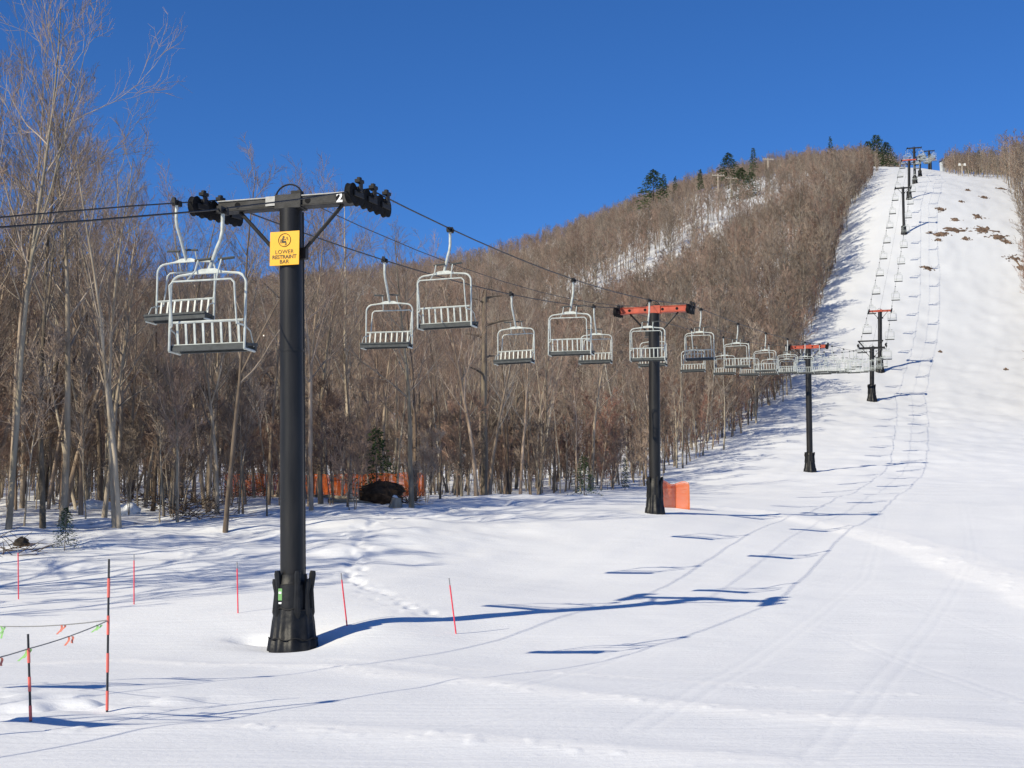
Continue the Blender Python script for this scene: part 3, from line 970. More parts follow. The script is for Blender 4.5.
CH = make_chair()
FC = make_far_chair()
ORD = ['first', 'second', 'third', 'fourth', 'fifth', 'sixth', 'seventh', 'eighth', 'ninth', 'tenth']
tower_s = [line_st(b.x, b.y)[0] for _, _, b in TOWERS]
nice = {0: 'the yellow-signed tower', 1: 'the red-armed tower beside the orange net', 2: 'the lone red-armed tower at the tree edge'}
firstc, firstf = True, True
s_end = tower_s[9] + 14
for side, s0 in ((1, -5.5), (-1, -1.8)):
    step = 9.72
    k0 = -2
    s = s0 + k0 * step
    cnt = {}
    while s < s_end:
        p = rope_at(side, s + ((0.2 if side == 1 else 0.38) if -8 < s < 0 else (1.4 if s < -13 and side == 1 else 0)))
        near = s < tower_s[2] + 28
        if near:
            c = CH if firstc else copy_tree(CH)
            firstc = False
        else:
            c = FC if firstf else FC.copy()
            if not firstf: COL.objects.link(c)
            firstf = False
        sway = 0.0
        c.location = p - Vector((0, 0, 0.0 if side == -1 else 0.03))
        c.rotation_euler = (rng.uniform(-0.02, 0.02), rng.uniform(-0.01, 0.01), RZ + (0 if side == 1 else math.pi) + rng.uniform(-0.05, 0.05))
        way = 'ascending' if side == 1 else 'descending'
        view = 'tall back slats facing the viewer' if side == 1 else 'dark seat underside facing the viewer'
        if s < -8:
            lab = '%s grey chair below the yellow-signed tower on the %s rope' % ({True: 'lower', False: 'upper'}[s < -14], way)
        elif s < 0:
            lab = 'large pale double chair left of the yellow sign, back slats towards the viewer' if side == 1 else 'pale double chair partly behind the large one left of the yellow sign'
        elif s < tower_s[2] + 28:
            seg = 0 if s < tower_s[1] else (1 if s < tower_s[2] else 2)
            n = cnt.get(seg, 0); cnt[seg] = n + 1
            lab = '%s %s chair uphill of %s' % (ORD[n], way, nice[seg])
        else:
            lab = 'tiny far chair on the %s rope above the lone red-armed tower' % way
        tag(c, lab, 'lift chair', 'chairs on the %s rope' % way)
        s += step

# ------------------------------------------------------------------ trees
class Tubes:
    def __init__(self): self.g = {}

    def add(self, pts, rad, sides):
        self.g.setdefault((len(pts), sides), []).append((pts, rad))

    def arrays(self):
        Vs, Qs, n0 = [], [], 0
        for (n, sd), lst in self.g.items():
            Pn = np.array([a for a, _ in lst]); Rn = np.array([b for _, b in lst])
            T = np.gradient(Pn, axis=1)
            T /= np.linalg.norm(T, axis=-1, keepdims=True) + 1e-9
            ref = np.where(np.abs(T[:, :1, 2:3]) < 0.8, np.array([0, 0, 1.0]), np.array([1.0, 0, 0]))
            U = np.cross(T, np.broadcast_to(ref, T.shape)); U /= np.linalg.norm(U, axis=-1, keepdims=True) + 1e-9
            Wv = np.cross(T, U)
            a = 2 * np.pi * np.arange(sd) / sd
            V = Pn[:, :, None] + (U[:, :, None] * np.cos(a)[None, None, :, None] + Wv[:, :, None] * np.sin(a)[None, None, :, None]) * Rn[:, :, None, None]
            B = len(lst)
            idx = np.arange(B * n * sd).reshape(B, n, sd) + n0
            nx = np.roll(idx, -1, axis=2)
            Q = np.stack([idx[:, :-1], nx[:, :-1], nx[:, 1:], idx[:, 1:]], -1).reshape(-1, 4)
            Vs.append(V.reshape(-1, 3)); Qs.append(Q); n0 += B * n * sd
        return np.concatenate(Vs), np.concatenate(Qs)


def rand_perp(d, rnd):
    v = np.array([rnd.gauss(0, 1) for _ in range(3)])
    v -= d * v.dot(d)
    return v / (np.linalg.norm(v) + 1e-9)


def grow(rnd, p, d, L, n, wob, lift):
    pts = [p]
    q = p.copy(); dd = d.copy()
    for i in range(n - 1):
        dd = dd + rand_perp(dd, rnd) * wob + np.array([0, 0, lift])
        dd /= np.linalg.norm(dd)
        q = q + dd * (L / (n - 1))
        pts.append(q)
    return pts


def interp(pts, t):
    f = t * (len(pts) - 1); i = min(int(f), len(pts) - 2)
    return pts[i] + (pts[i + 1] - pts[i]) * (f - i), pts[i + 1] - pts[i]


def bare_tree(seed, H, level, style='spread', trunk_r=None):
    """level 3: near, fine twigs; 2: middle distance; 1: far. Returns trunk tubes, limb tubes, twig tubes"""
    rnd = random.Random(seed)
    tr, li, tw = Tubes(), Tubes(), Tubes()
    r0 = trunk_r if trunk_r else H * rnd.uniform(0.0062, 0.0100)
    if style == 'pole': r0 *= 0.75
    rmin = {3: 0.0046, 2: 0.0105, 1: 0.0150}[level]
    stems = 1
    if style == 'multi': stems = rnd.choice([2, 3, 3])
    mains = []
    for sidx in range(stems):
        az = rnd.uniform(0, 6.28)
        lean = rnd.uniform(0.10, 0.26) if stems > 1 else rnd.uniform(0.0, 0.07)
        d = np.array([math.cos(az) * lean, math.sin(az) * lean, 1.0]); d /= np.linalg.norm(d)
        h = H * (rnd.uniform(0.75, 1.0) if stems > 1 else 1.0)
        p0 = np.array([math.cos(az) * 0.12 * (stems > 1), math.sin(az) * 0.12 * (stems > 1), -0.4])
        n = 10
        pts = grow(rnd, p0, d, h * 0.93 + 0.4, n, 0.055, 0.01)
        rr = r0 * (0.72 if stems > 1 else 1.0)
        rad = [rr * (1.25 if i == 0 else 1) * (1 - (i / (n - 1)) ** 1.15 * 0.88) for i in range(n)]
        tr.add(pts, rad, 7 if level == 3 else (5 if level == 2 else 4))
        mains.append((pts, rad, h))
        if style in ('fork', 'spread') and rnd.random() < 0.7:   # a second leader from mid trunk
            t = rnd.uniform(0.35, 0.55)
            q, dr = interp(pts, t)
            dr = dr / np.linalg.norm(dr)
            az2 = rnd.uniform(0, 6.28)
            d2 = dr + np.array([math.cos(az2), math.sin(az2), 0]) * 0.42; d2 /= np.linalg.norm(d2)
            L2 = h * (0.9 - t)
            p2 = grow(rnd, q, d2, L2, 7, 0.07, 0.06)
            rb = rr * (1 - t) * 0.85
            rad2 = [rb * (1 - (i / 6) * 0.88) for i in range(7)]
            tr.add(p2, rad2, 6 if level == 3 else 4)
            mains.append((p2, rad2, L2))
    nb = {3: 12, 2: 12, 1: 12}[level] - (5 if style == 'pole' else 0) + (4 if style == 'bush' else 0)
    for pts, rad, h in mains:
        first = (0.05 if style == 'bush' else (rnd.uniform(0.3, 0.55) if style == 'pole' else {3: rnd.uniform(0.22, 0.42), 2: rnd.uniform(0.18, 0.38), 1: 0.18}[level])) if h > 0.7 * H else 0.10
        k1 = max(4, int(nb * h / H * (0.75 if stems > 1 else 1)))
        az = rnd.uniform(0, 6.28)
        for i in range(k1 + 1):
            t = first + (1 - first) * ((i + rnd.random() * 0.8) / (k1 + 1)) ** 0.9
            t = min(t, 0.99)
            az += 2.4 + rnd.uniform(-0.6, 0.6)
            q, dr = interp(pts, t); dr = dr / np.linalg.norm(dr)
            ang = rnd.uniform(0.45, 0.95) * (1.15 if style == 'spread' else 0.78)
            side = np.array([math.cos(az), math.sin(az), 0])
            d = dr * math.cos(ang) + side * math.sin(ang); d /= np.linalg.norm(d)
            L1 = H * (0.34 - 0.20 * t) * min(1.0, 0.45 + t * 1.5) * rnd.uniform(0.7, 1.2) * (1.1 if style == 'spread' else 0.85)
            if t > 0.9: L1 = H * 0.10
            rt = rad[min(int(t * (len(rad) - 1)), len(rad) - 1)]
            r1 = max(min(rt * 0.55, L1 * 0.014), rmin * 1.3)
            n1 = 6 if level >= 2 else 4
            b1 = grow(rnd, q, d, L1, n1, 0.13, 0.09)
            li.add(b1, [max(r1 * (1 - 0.75 * j / (n1 - 1)), rmin) for j in range(n1)], 4 if level == 3 else 3)
            k2 = {3: 6, 2: 6, 1: 6}[level] - (2 if style == 'pole' else 0)
            for j in range(k2):
                t2 = 0.18 + 0.82 * (j + rnd.random()) / k2
                q2, dr2 = interp(b1, min(t2, 0.98)); dr2 = dr2 / np.linalg.norm(dr2)
                a2 = rnd.uniform(0.4, 0.9)
                d2 = dr2 * math.cos(a2) + rand_perp(dr2, rnd) * math.sin(a2) + np.array([0, 0, 0.18]); d2 /= np.linalg.norm(d2)
                L2 = L1 * (0.52 - 0.22 * t2) * rnd.uniform(0.7, 1.25)
                n2 = 4 if level == 3 else 3
                b2 = grow(rnd, q2, d2, L2, n2, 0.14, 0.08)
                r2 = max(r1 * 0.42, rmin)
                (li if level == 3 else tw).add(b2, [max(r2 * (1 - 0.6 * m_ / (n2 - 1)), rmin * 0.8) for m_ in range(n2)], 3)
                k3 = {3: 5, 2: 5, 1: 5}[level]
                for m_ in range(k3):
                    t3 = 0.15 + 0.85 * (m_ + rnd.random()) / k3
                    q3, dr3 = interp(b2, min(t3, 0.98)); dr3 = dr3 / np.linalg.norm(dr3)
                    a3 = rnd.uniform(0.35, 0.85)
                    d3 = dr3 * math.cos(a3) + rand_perp(dr3, rnd) * math.sin(a3) + np.array([0, 0, 0.15]); d3 /= np.linalg.norm(d3)
                    L3 = max(L2 * (0.60 - 0.25 * t3), 0.25) * rnd.uniform(0.7, 1.3)
                    n3 = 3 if level == 3 else 2
                    b3 = grow(rnd, q3, d3, L3, n3, 0.12, 0.05)
                    tw.add(b3, [rmin * (1.05 - 0.5 * w / (n3 - 1)) for w in range(n3)], 3)
                    if level >= 2:
                        for w in range(2):
                            q4, dr4 = interp(b3, rnd.uniform(0.2, 0.95)); dr4 = dr4 / np.linalg.norm(dr4)
                            d4 = dr4 * 0.8 + rand_perp(dr4, rnd) * 0.55 + np.array([0, 0, 0.1]); d4 /= np.linalg.norm(d4)
                            b4 = [q4, q4 + d4 * L3 * rnd.uniform(0.4, 0.75)]
                            tw.add(b4, [rmin * 0.75, rmin * 0.45], 3)
    return tr, li, tw


def crown_mesh(li, tw, name):
    V1, Q1 = li.arrays(); V2, Q2 = tw.arrays()
    V = np.concatenate([V1, V2]); Q = np.concatenate([Q1, Q2 + len(V1)])
    return mesh_np(name, V, Q, [M['limb'], M['twig']], [0] * len(Q1) + [1] * len(Q2))


def whole_mesh(tr, li, tw, name, bark, twig=None):
    V0, Q0 = tr.arrays(); V1, Q1 = li.arrays(); V2, Q2 = tw.arrays()
    V = np.concatenate([V0, V1, V2]); Q = np.concatenate([Q0, Q1 + len(V0), Q2 + len(V0) + len(V1)])
    return mesh_np(name, V, Q, [bark, M['limb'], twig or M['twig']], [0] * len(Q0) + [1] * len(Q1) + [2] * len(Q2))


VAR = bpy.data.collections.new('tree_kinds')        # not linked to the scene: the forest object draws on it
NEAR = []
kinds = [('spread', 11, 'bark'), ('upright', 12, 'bark'), ('fork', 11.5, 'darkbark'), ('multi', 10, 'bark'), ('upright', 9.5, 'darkbark'), ('spread', 12, 'bark'), ('fork', 10.5, 'bark'), ('upright', 7.5, 'bark'), ('pole', 10.5, 'palebark'), ('pole', 9, 'darkbark'), ('pole', 8, 'bark')]
for i, (sty, H, bk) in enumerate(kinds):
    tr, li, tw = bare_tree(100 + i, H, 3, sty)
    V, Q = tr.arrays()
    tm = mesh_np('trunk', V, Q, [M[bk]])
    cm = crown_mesh(li, tw, 'crown')
    NEAR.append((tm, cm, H))
fars = []
for i, (sty, H, bk) in enumerate([('spread', 10, 'bark'), ('pole', 11, 'palebark'), ('pole', 10, 'darkbark'), ('pole', 9, 'bark'), ('upright', 9, 'bark')]):
    me = whole_mesh(*bare_tree(200 + i, H, 2, sty, 0.10), 'wood_tree', M[bk])
    o = bpy.data.objects.new('kind_a%d' % i, me); VAR.objects.link(o); fars.append(o)
for i, (sty, H, bk) in enumerate([('spread', 9, 'bark'), ('fork', 11, 'palebark'), ('fork', 9, 'bark'), ('upright', 8, 'bark'), ('spread', 10, 'darkbark'), ('spread', 8, 'bark')]):
    me = whole_mesh(*bare_tree(300 + i, H, 1, sty, 0.085), 'wood_tree', M[bk])
    o = bpy.data.objects.new('kind_b%d' % i, me); VAR.objects.link(o); fars.append(o)

for i, (sty, H, lv) in enumerate([('multi', 4.5, 2), ('upright', 5.5, 2), ('bush', 3.0, 2), ('bush', 7.5, 2), ('bush', 6.5, 2)]):
    me = whole_mesh(*bare_tree(400 + i, H, lv, sty, 0.03 if H < 6 else 0.07), 'sapling', M['bark'], M['twig_red'] if i >= 3 else None)
    o = bpy.data.objects.new('kind_c%d' % i, me); VAR.objects.link(o); fars.append(o)


def scatter(n_try, gen, ok, dmin):
    """dart throwing with a hash grid; dmin may depend on distance"""
    grid = {}
    out = []
    for _ in range(n_try):
        x, y = gen()
        dm = dmin(y)
        key = (int(x // 3), int(y // 3))
        bad = False
        for a in (-1, 0, 1):
            for b in (-1, 0, 1):
                for (qx, qy) in grid.get((key[0] + a, key[1] + b), ()):
                    if (qx - x) ** 2 + (qy - y) ** 2 < dm * dm: bad = True; break
                if bad: break
            if bad: break
        if bad: continue
        grid.setdefault(key, []).append((x, y)); out.append((x, y))
    out = np.array(out)
    return out[ok(out[:, 0], out[:, 1])]


def gen_near():
    y = rng.uniform(20, 92)
    return rng.uniform(-0.80, 0.13) * y, y


near_pts = scatter(9000, gen_near, in_wood, lambda y: 1.62)
order = np.argsort(near_pts[:, 1])
near_pts = near_pts[order]
upx = 512 + F * near_pts[:, 0] / near_pts[:, 1]
vis = (upx > -25) & (upx < 740)
single = near_pts[vis][:288]
out_ = near_pts[~vis]
u_ = out_[:, 0] / out_[:, 1]
out_ = out_[(u_ > -0.4) | (nrng.random(len(out_)) < 0.34)]
rest_near = np.concatenate([near_pts[vis][288:], out_])


def place_tree(x, y, v, sc, rz, lean=(0, 0), label='', group='', name='bare_tree'):
    tm, cm, H = NEAR[v]
    t = empty(name, (x, y, tz(x, y)))
    t.rotation_euler = (lean[1], lean[0], rz)
    sw = sc if sc < 1 else 1 + (sc - 1) * 0.35
    t.scale = (sw, sw, sc)
    link('trunk', tm, t); link('crown', cm, t)
    tag(t, label, 'tree', group)
    return t


hand = [
    # px, D, variant, height in m, lean(x), label
    (10, 43.0, 0, 17.5, 0.05, 'tall bare tree leaning inward at the very left border of the wood'),
    (44, 44.0, 2, 15.5, 0.09, 'dark tall bare tree with inward lean beside the leaning border trunk'),
    (122, 45.0, 3, 13.2, -0.05, 'bare clump of several pale stems behind the little spruce'),
    (226, 45.3, 2, 11.8, 0.02, 'dark trunked bare tree near the brush, left of the padded tower foot'),
    (312, 51.0, 0, 11.6, 0.0, 'bare tree rising just right of the black tower pole'),
    (412, 55.0, 5, 10.6, 0.02, 'bare tree standing right of the dark root mound'),
    (477, 62.0, 6, 10.6, 0.0, 'thick pale trunked bare tree on the snow brow beside the broken snag'),
]
hand_xy = []
for px, D, v, h, lean, lab in hand:
    x = (px - 512) / F * D
    hand_xy.append((x, D))
    place_tree(x, D, v, h / NEAR[v][2], rng.uniform(0, 6.28), (lean, rng.uniform(-0.03, 0.03)), lab)
for (x, y) in single:
    if min((x - a) ** 2 + (y - b) ** 2 for a, b in hand_xy) < 1.0: continue
    px = 512 + F * x / y
    if abs(px - 377) < 16 and y < 60: continue
    v = rng.choice([0, 1, 2, 3, 4, 5, 6, 7, 8, 8, 8, 9, 9, 10, 10])
    if px < 330 and y < 58 and rng.random() < 0.75: v = rng.choice([0, 0, 1, 2, 3, 3, 4, 5, 6])
    lean = rng.gauss(0, 0.035) + (0.10 if px < 90 and y < 55 else 0)
    sc = rng.uniform(0.78, 1.12)
    if px < 50: sc *= 1.4
    elif px < 130: sc *= 1.12
    if y < yedge(x / y) + 3 and rng.random() < 0.4: sc *= 0.6
    if px < 250 and y < 56:
        lab, gr = 'bare leafless tree in the front of the wood left of the signed tower', 'trees at the front of the wood left of the signed tower'
    elif px < 450:
        lab, gr = ('bare leafless tree deeper in the wood left of and behind the signed tower', 'trees deeper in the wood behind the signed tower') if px < 290 else ('bare leafless tree in the wood around the dark root mound and orange fence', 'trees around the root mound')
    else:
        lab, gr = 'bare leafless tree behind the snow brow between the first two towers', 'trees behind the snow brow'
    place_tree(x, y, v, sc, rng.uniform(0, 6.28), (lean, rng.gauss(0, 0.035)), lab, gr)


def gen_far():
    y = 78 * (600 / 78) ** math.sqrt(rng.random()) if False else math.sqrt(rng.uniform(78 ** 2, 585 ** 2))
    return rng.uniform(-0.37, 0.27) * y, y


far_pts = scatter(56000, gen_far, in_wood, lambda y: 2.7 if y < 140 else 2.05)
far_pts = far_pts[far_pts[:, 1] > 92]
u_ = far_pts[:, 0] / far_pts[:, 1]
open_ = (u_ < -0.26 + 0.04 * vnoise(far_pts[:, 0] / 20, far_pts[:, 1] / 20, 41)) & (far_pts[:, 1] > 180) & (far_pts[:, 1] < 430)
far_pts = far_pts[~open_ | (nrng.random(len(far_pts)) < 0.4)]


def gen_edge():
    """a thicker fringe of small trees along the run's edge"""
    s = rng.uniform(60, 420); t = -10.5 - rng.random() ** 2 * 7
    p = T1P + DIR * s + ARM * t
    return p.x, p.y


edge_pts = scatter(2500, gen_edge, in_wood, lambda y: 1.3)


def gen_right():
    y = rng.uniform(155, 520)
    return rng.uniform(0.29, 0.50) * y, y


right_pts = scatter(11000, gen_right, in_right_wood, lambda y: 2.0 if y < 335 else 1.6)


def gen_under():
    y = rng.uniform(38, 110)
    return rng.uniform(-0.40, 0.12) * y, y


under_pts = scatter(420, gen_under, in_wood, lambda y: 0.9)
allp = [(x, y, 4) for x, y in under_pts if not (abs(512 + F * x / y - 377) < 24 and y < 61)] + [(x, y, 0) for x, y in rest_near] + [(x, y, 1) for x, y in far_pts] + [(x, y, 2) for x, y in edge_pts] + [(x, y, 3) for x, y in right_pts]
A = np.array([(x, y) for x, y, _ in allp])
Zf = terrain_z(A[:, 0], A[:, 1])
n = len(A)
me = bpy.data.meshes.new('forest')
me.vertices.add(n)
me.vertices.foreach_set('co', np.stack([A[:, 0], A[:, 1], Zf], 1).astype(np.float32).ravel())
idx, scl, rot = [], [], []
dist_strip, sg_strip = seg_dist(A[:, 0], A[:, 1], STRIP)
for (x, y, k), ds, ss in zip(allp, dist_strip, sg_strip):
    near = y < 135
    i_ = rng.randrange(5) if near else 5 + rng.randrange(6)
    if k == 2 and rng.random() < 0.6: i_ = 14 + rng.randrange(2)
    if k == 4: i_ = 11 + rng.randrange(2)
    idx.append(i_)
    s = rng.uniform(0.75, 1.15) * (1.15 if 140 < y < 330 else 1.0)
    if k == 2: s *= rng.uniform(0.55, 0.95)
    if k == 3: s *= 1.0 if y < 330 else 0.80
    if ss < 0 and ds < 30: s *= 0.75
    if y > 330: s *= 1.0 - 0.30 * min(1, (y - 330) / 80)
    if k == 0: s *= 1.38 if x / y < -0.40 else 1.05
    scl.append(s)
    rot.append((rng.gauss(0, 0.05), rng.gauss(0, 0.05), rng.uniform(0, 6.28)))
for nm, ty, data in (('kind_index', 'INT', idx), ('tree_scale', 'FLOAT', scl)):
    a = me.attributes.new(nm, ty, 'POINT'); a.data.foreach_set('value', data)
a = me.attributes.new('tree_turn', 'FLOAT_VECTOR', 'POINT'); a.data.foreach_set('vector', np.array(rot, dtype=np.float32).ravel())
forest = link('forest', me)
tag(forest, 'brown mass of bare hardwood trees covering the hillsides', 'forest', kind='stuff')
ng = bpy.data.node_groups.new('forest_trees', 'GeometryNodeTree')
ng.interface.new_socket('Geometry', in_out='INPUT', socket_type='NodeSocketGeometry')
ng.interface.new_socket('Geometry', in_out='OUTPUT', socket_type='NodeSocketGeometry')
gi = ng.nodes.new('NodeGroupInput'); go = ng.nodes.new('NodeGroupOutput')
ci = ng.nodes.new('GeometryNodeCollectionInfo')
ci.inputs['Collection'].default_value = VAR
ci.inputs['Separate Children'].default_value = True
ci.inputs['Reset Children'].default_value = True
ip = ng.nodes.new('GeometryNodeInstanceOnPoints')


def named(nm, ty):
    q = ng.nodes.new('GeometryNodeInputNamedAttribute'); q.data_type = ty; q.inputs['Name'].default_value = nm
    return [o for o in q.outputs if o.enabled and o.name == 'Attribute'][0]


ng.links.new(gi.outputs[0], ip.inputs['Points'])
ng.links.new(ci.outputs[0], ip.inputs['Instance'])
ip.inputs['Pick Instance'].default_value = True
ng.links.new(named('kind_index', 'INT'), ip.inputs['Instance Index'])
ng.links.new(named('tree_turn', 'FLOAT_VECTOR'), ip.inputs['Rotation'])
ng.links.new(named('tree_scale', 'FLOAT'), ip.inputs['Scale'])
ng.links.new(ip.outputs[0], go.inputs[0])
md = forest.modifiers.new('trees', 'NODES'); md.node_group = ng
print('TREES', len(single), len(rest_near), len(far_pts), len(edge_pts), len(right_pts), len(under_pts), n)

# ------------------------------------------------------------------ evergreens
def conifer_mesh(seed, H, R, full=1.0, dens=1.0, bare=0.08):
    rnd = random.Random(seed)
    tr = Tubes()
    pts = [np.array([rnd.uniform(-1, 1) * 0.006 * H * (i / 6), rnd.uniform(-1, 1) * 0.006 * H * (i / 6), -0.3 + (H + 0.3) * i / 6]) for i in range(7)]
    tr.add(pts, [H * 0.014 * (1 - i / 6.6) for i in range(7)], 6)
    V, Q = tr.arrays()
    tm = mesh_np('trunk', V, Q, [M['darkbark']])
    vs, fs = [], []
    nb = int(95 * dens)
    for i in range(nb):
        t = bare + (1 - bare) * (i + rnd.random()) / nb
        z = H * t
        if rnd.random() > full: continue
        L = R * (1 - t) ** 0.8 * rnd.uniform(0.65, 1.15) + 0.05 * R
        az = i * 2.4 + rnd.uniform(-0.5, 0.5)
        dx, dy = math.cos(az), math.sin(az)
        for k in range(int(9 + 6 * L / R)):
            f = rnd.uniform(0.08, 1.0)
            c = np.array([dx * L * f, dy * L * f, z - 0.22 * L * f * f + rnd.uniform(-0.02, 0.02) * H * 0.3])
            sz = H * rnd.uniform(0.014, 0.034)
            a = np.array([dx + rnd.gauss(0, 0.5), dy + rnd.gauss(0, 0.5), rnd.gauss(-0.25, 0.35)]); a /= np.linalg.norm(a)
            b = rand_perp(a, rnd)
            n0 = len(vs)
            vs += [c - b * sz * 0.45, c + a * sz * 0.8 - b * sz * 0.3, c + a * sz * 1.7, c + a * sz * 0.8 + b * sz * 0.4]
            fs.append((n0, n0 + 1, n0 + 2, n0 + 3))
    cm = mesh_np('crown', vs, fs, [M['needle']], smooth=False)
    return tm, cm, H


CON = [conifer_mesh(1, 9, 2.0), conifer_mesh(2, 9, 1.5, 0.85), conifer_mesh(3, 6, 2.6, 0.9, 1.2), conifer_mesh(4, 9, 1.6, 0.9, 0.7, 0.45), conifer_mesh(5, 2.4, 0.95, 1.0, 1.3, 0.12), conifer_mesh(6, 9, 4.2, 0.95, 2.3, 0.03)]


def conifer(px, py_top, D, v, label, group=None, h=None, base_py=None):
    p = at(px, py_top, D)
    z = tz(p.x, D)
    hh = h if h else max(2.0, p.z - z)
    tm, cm, H = CON[v]
    t = empty('evergreen_tree', (p.x, D, z), rng.uniform(0, 6))
    k = hh / H
    kw = k * rng.uniform(0.9, 1.1) * (1.35 if v == 5 else 1.0)
    t.scale = (kw, kw, k)
    link('trunk', tm, t); link('crown', cm, t)
    tag(t, label, 'evergreen', group)


conifer(653, 170, 468, 5, 'dark round-topped evergreen on the ridge line, largest of the small ridge trio')
conifer(664, 174, 470, 0, 'slim dark evergreen on the ridge right of the round-topped one')
conifer(675, 176, 472, 1, 'smallest pointed evergreen of the ridge trio')
conifer(700, 170, 425, 3, 'narrow evergreen with bare lower trunk left of the near utility pole')
conifer(728, 153, 452, 5, 'dark evergreen standing on the skyline between two utility poles')
conifer(753, 148, 452, 0, 'tall pointed evergreen on the skyline beside the farther utility pole')
conifer(741, 168, 408, 5, 'broad low dark evergreen above the snow clearing')
conifer(751, 172, 404, 5, 'wide bushy evergreen beside the broad low dark one above the clearing')
conifer(830, 136, 448, 1, 'lone spire evergreen poking above the ridge woods')
for px, py, D, lab in ((868, 141, 438, 'dark evergreen at left of the clump beside the top of the run'), (876, 135, 440, 'tallest dark evergreen of the clump beside the top of the run'), (886, 142, 436, 'dark evergreen at the right of the clump beside the top of the run')):
    conifer(px, py, D, 5, lab)
conifer(968, 151, 385, 1, 'dark evergreen among bare trees right of the lift top')
conifer(979, 150, 388, 0, 'darker wide evergreen in the bare trees right of the lift top')
conifer(377, 428, 58.8, 2, 'half hidden green evergreen rising behind the dark root mound')
conifer(584, 474, 74, 2, 'small green spruce low in the wood behind the snow brow')
conifer(625, 484, 92, 1, 'smaller green spruce low in the wood nearest the second tower')
g = gp(66, 550)
conifer(66, 512, g[1], 4, 'knee-high scraggly little spruce on open snow left of the poles', h=1.15)

# ------------------------------------------------------------------ broken snag
def snag(px, D, top_py):
    x = (px - 512) / F * D
    z = tz(x, D)
    H = at(px, top_py, D).z - z
    t = empty('dead_snag', (x, D, z), 0.4)
    tag(t, 'dark broken dead tree trunk with stub limbs behind the second ascending chair', 'dead tree')
    tr = Tubes()
    pts = [np.array([0.02 * math.sin(i), 0.03 * math.cos(i * 1.7), -0.3 + (H + 0.3) * i / 9]) for i in range(10)]
    tr.add(pts, [0.15 - 0.05 * i / 9 for i in range(10)], 10)
    tr.add([pts[9] + np.array([0.04, 0, -0.05]), pts[9] + np.array([0.05, 0, 0.22]), pts[9] + np.array([0.07, 0.02, 0.42])], [0.08, 0.05, 0.01], 5)
    V, Q = tr.arrays()
    link('trunk', mesh_np('trunk', V, Q, [M['darkbark']]), t)
    lb = Tubes()
    for f, az, L in ((0.99, 0.2, 0.9), (0.97, 3.3, 0.6), (0.86, -0.1, 1.4), (0.8, 2.6, 0.8), (0.7, 0.5, 0.7), (0.62, 3.6, 1.1), (0.9, 1.7, 0.7)):
        p0, _ = interp(pts, f)
        d = np.array([math.cos(az), math.sin(az), 0.25])
        lb.add([p0, p0 + d * L * 0.5 + np.array([0, 0, 0.05]), p0 + d * L], [0.06, 0.045, 0.02], 5)
    V, Q = lb.arrays()
    link('broken_limb', mesh_np('broken_limb', V, Q, [M['darkbark']]), t)


snag(484, 65.0, 297)

# ------------------------------------------------------------------ marker poles, rope and ribbons
def marker_pole(px0, py0, px1, py1, label, stripes=False, group=None, r=0.013):
    g = gp(px1, py1)
    D = g[1]
    b = Vector((g[0], D, tz(g[0], D)))
    tp = at(px0, py0, D)
    v = tp - b
    t = empty('marker_pole', b)
    tag(t, label, 'marker pole', group)
    if not stripes:
        m = MB(); m.tube([-v * 0.12, v * 0.87], r, 8); m.build('painted_cane', M['pole_pink'], t)
        m = MB(); m.tube([v * 0.87, v], r * 0.75, 8); m.build('cane_tip', M['bamboo'], t)
    else:
        m = MB(); m.tube([-v * 0.12, v], [r, r * 0.85], 8); m.build('cane', M['pole_black'], t)
        n = stripes
        for k in range(n):
            f0 = (k * 2 + 0.1) / (2 * n) * 0.98; f1 = f0 + 0.5 / n
            m = MB(); m.tube([v * f0, v * f1], r * 1.18, 8); m.build('tape_band', M['pole_coral'], t)
    return b, v


marker_pole(18, 546, 18.5, 600, 'thin pink marker pole nearest the left border, upright in the snow', group='pink marker poles')
marker_pole(134, 554, 134, 605, 'upright pink marker pole right of the tall black-banded pole', group='pink marker poles')
marker_pole(237, 562, 238, 613, 'upright pink marker pole just left of the padded tower foot', group='pink marker poles')
marker_pole(341, 573, 347, 626, 'tilted pink marker pole just right of the padded tower foot', group='pink marker poles')
marker_pole(449, 578, 456, 634, 'tilted pink marker pole farthest from the tower foot, on open snow', group='pink marker poles')
bA, vA = marker_pole(28, 634, 30.5, 727, 'short black and coral banded pole holding the ribbon rope', 3, 'banded rope poles')
bB, vB = marker_pole(109, 559, 107, 713, 'tall black and coral banded pole with the ribbon rope tied on', 4, 'banded rope poles')
gX = gp(-60, 740)


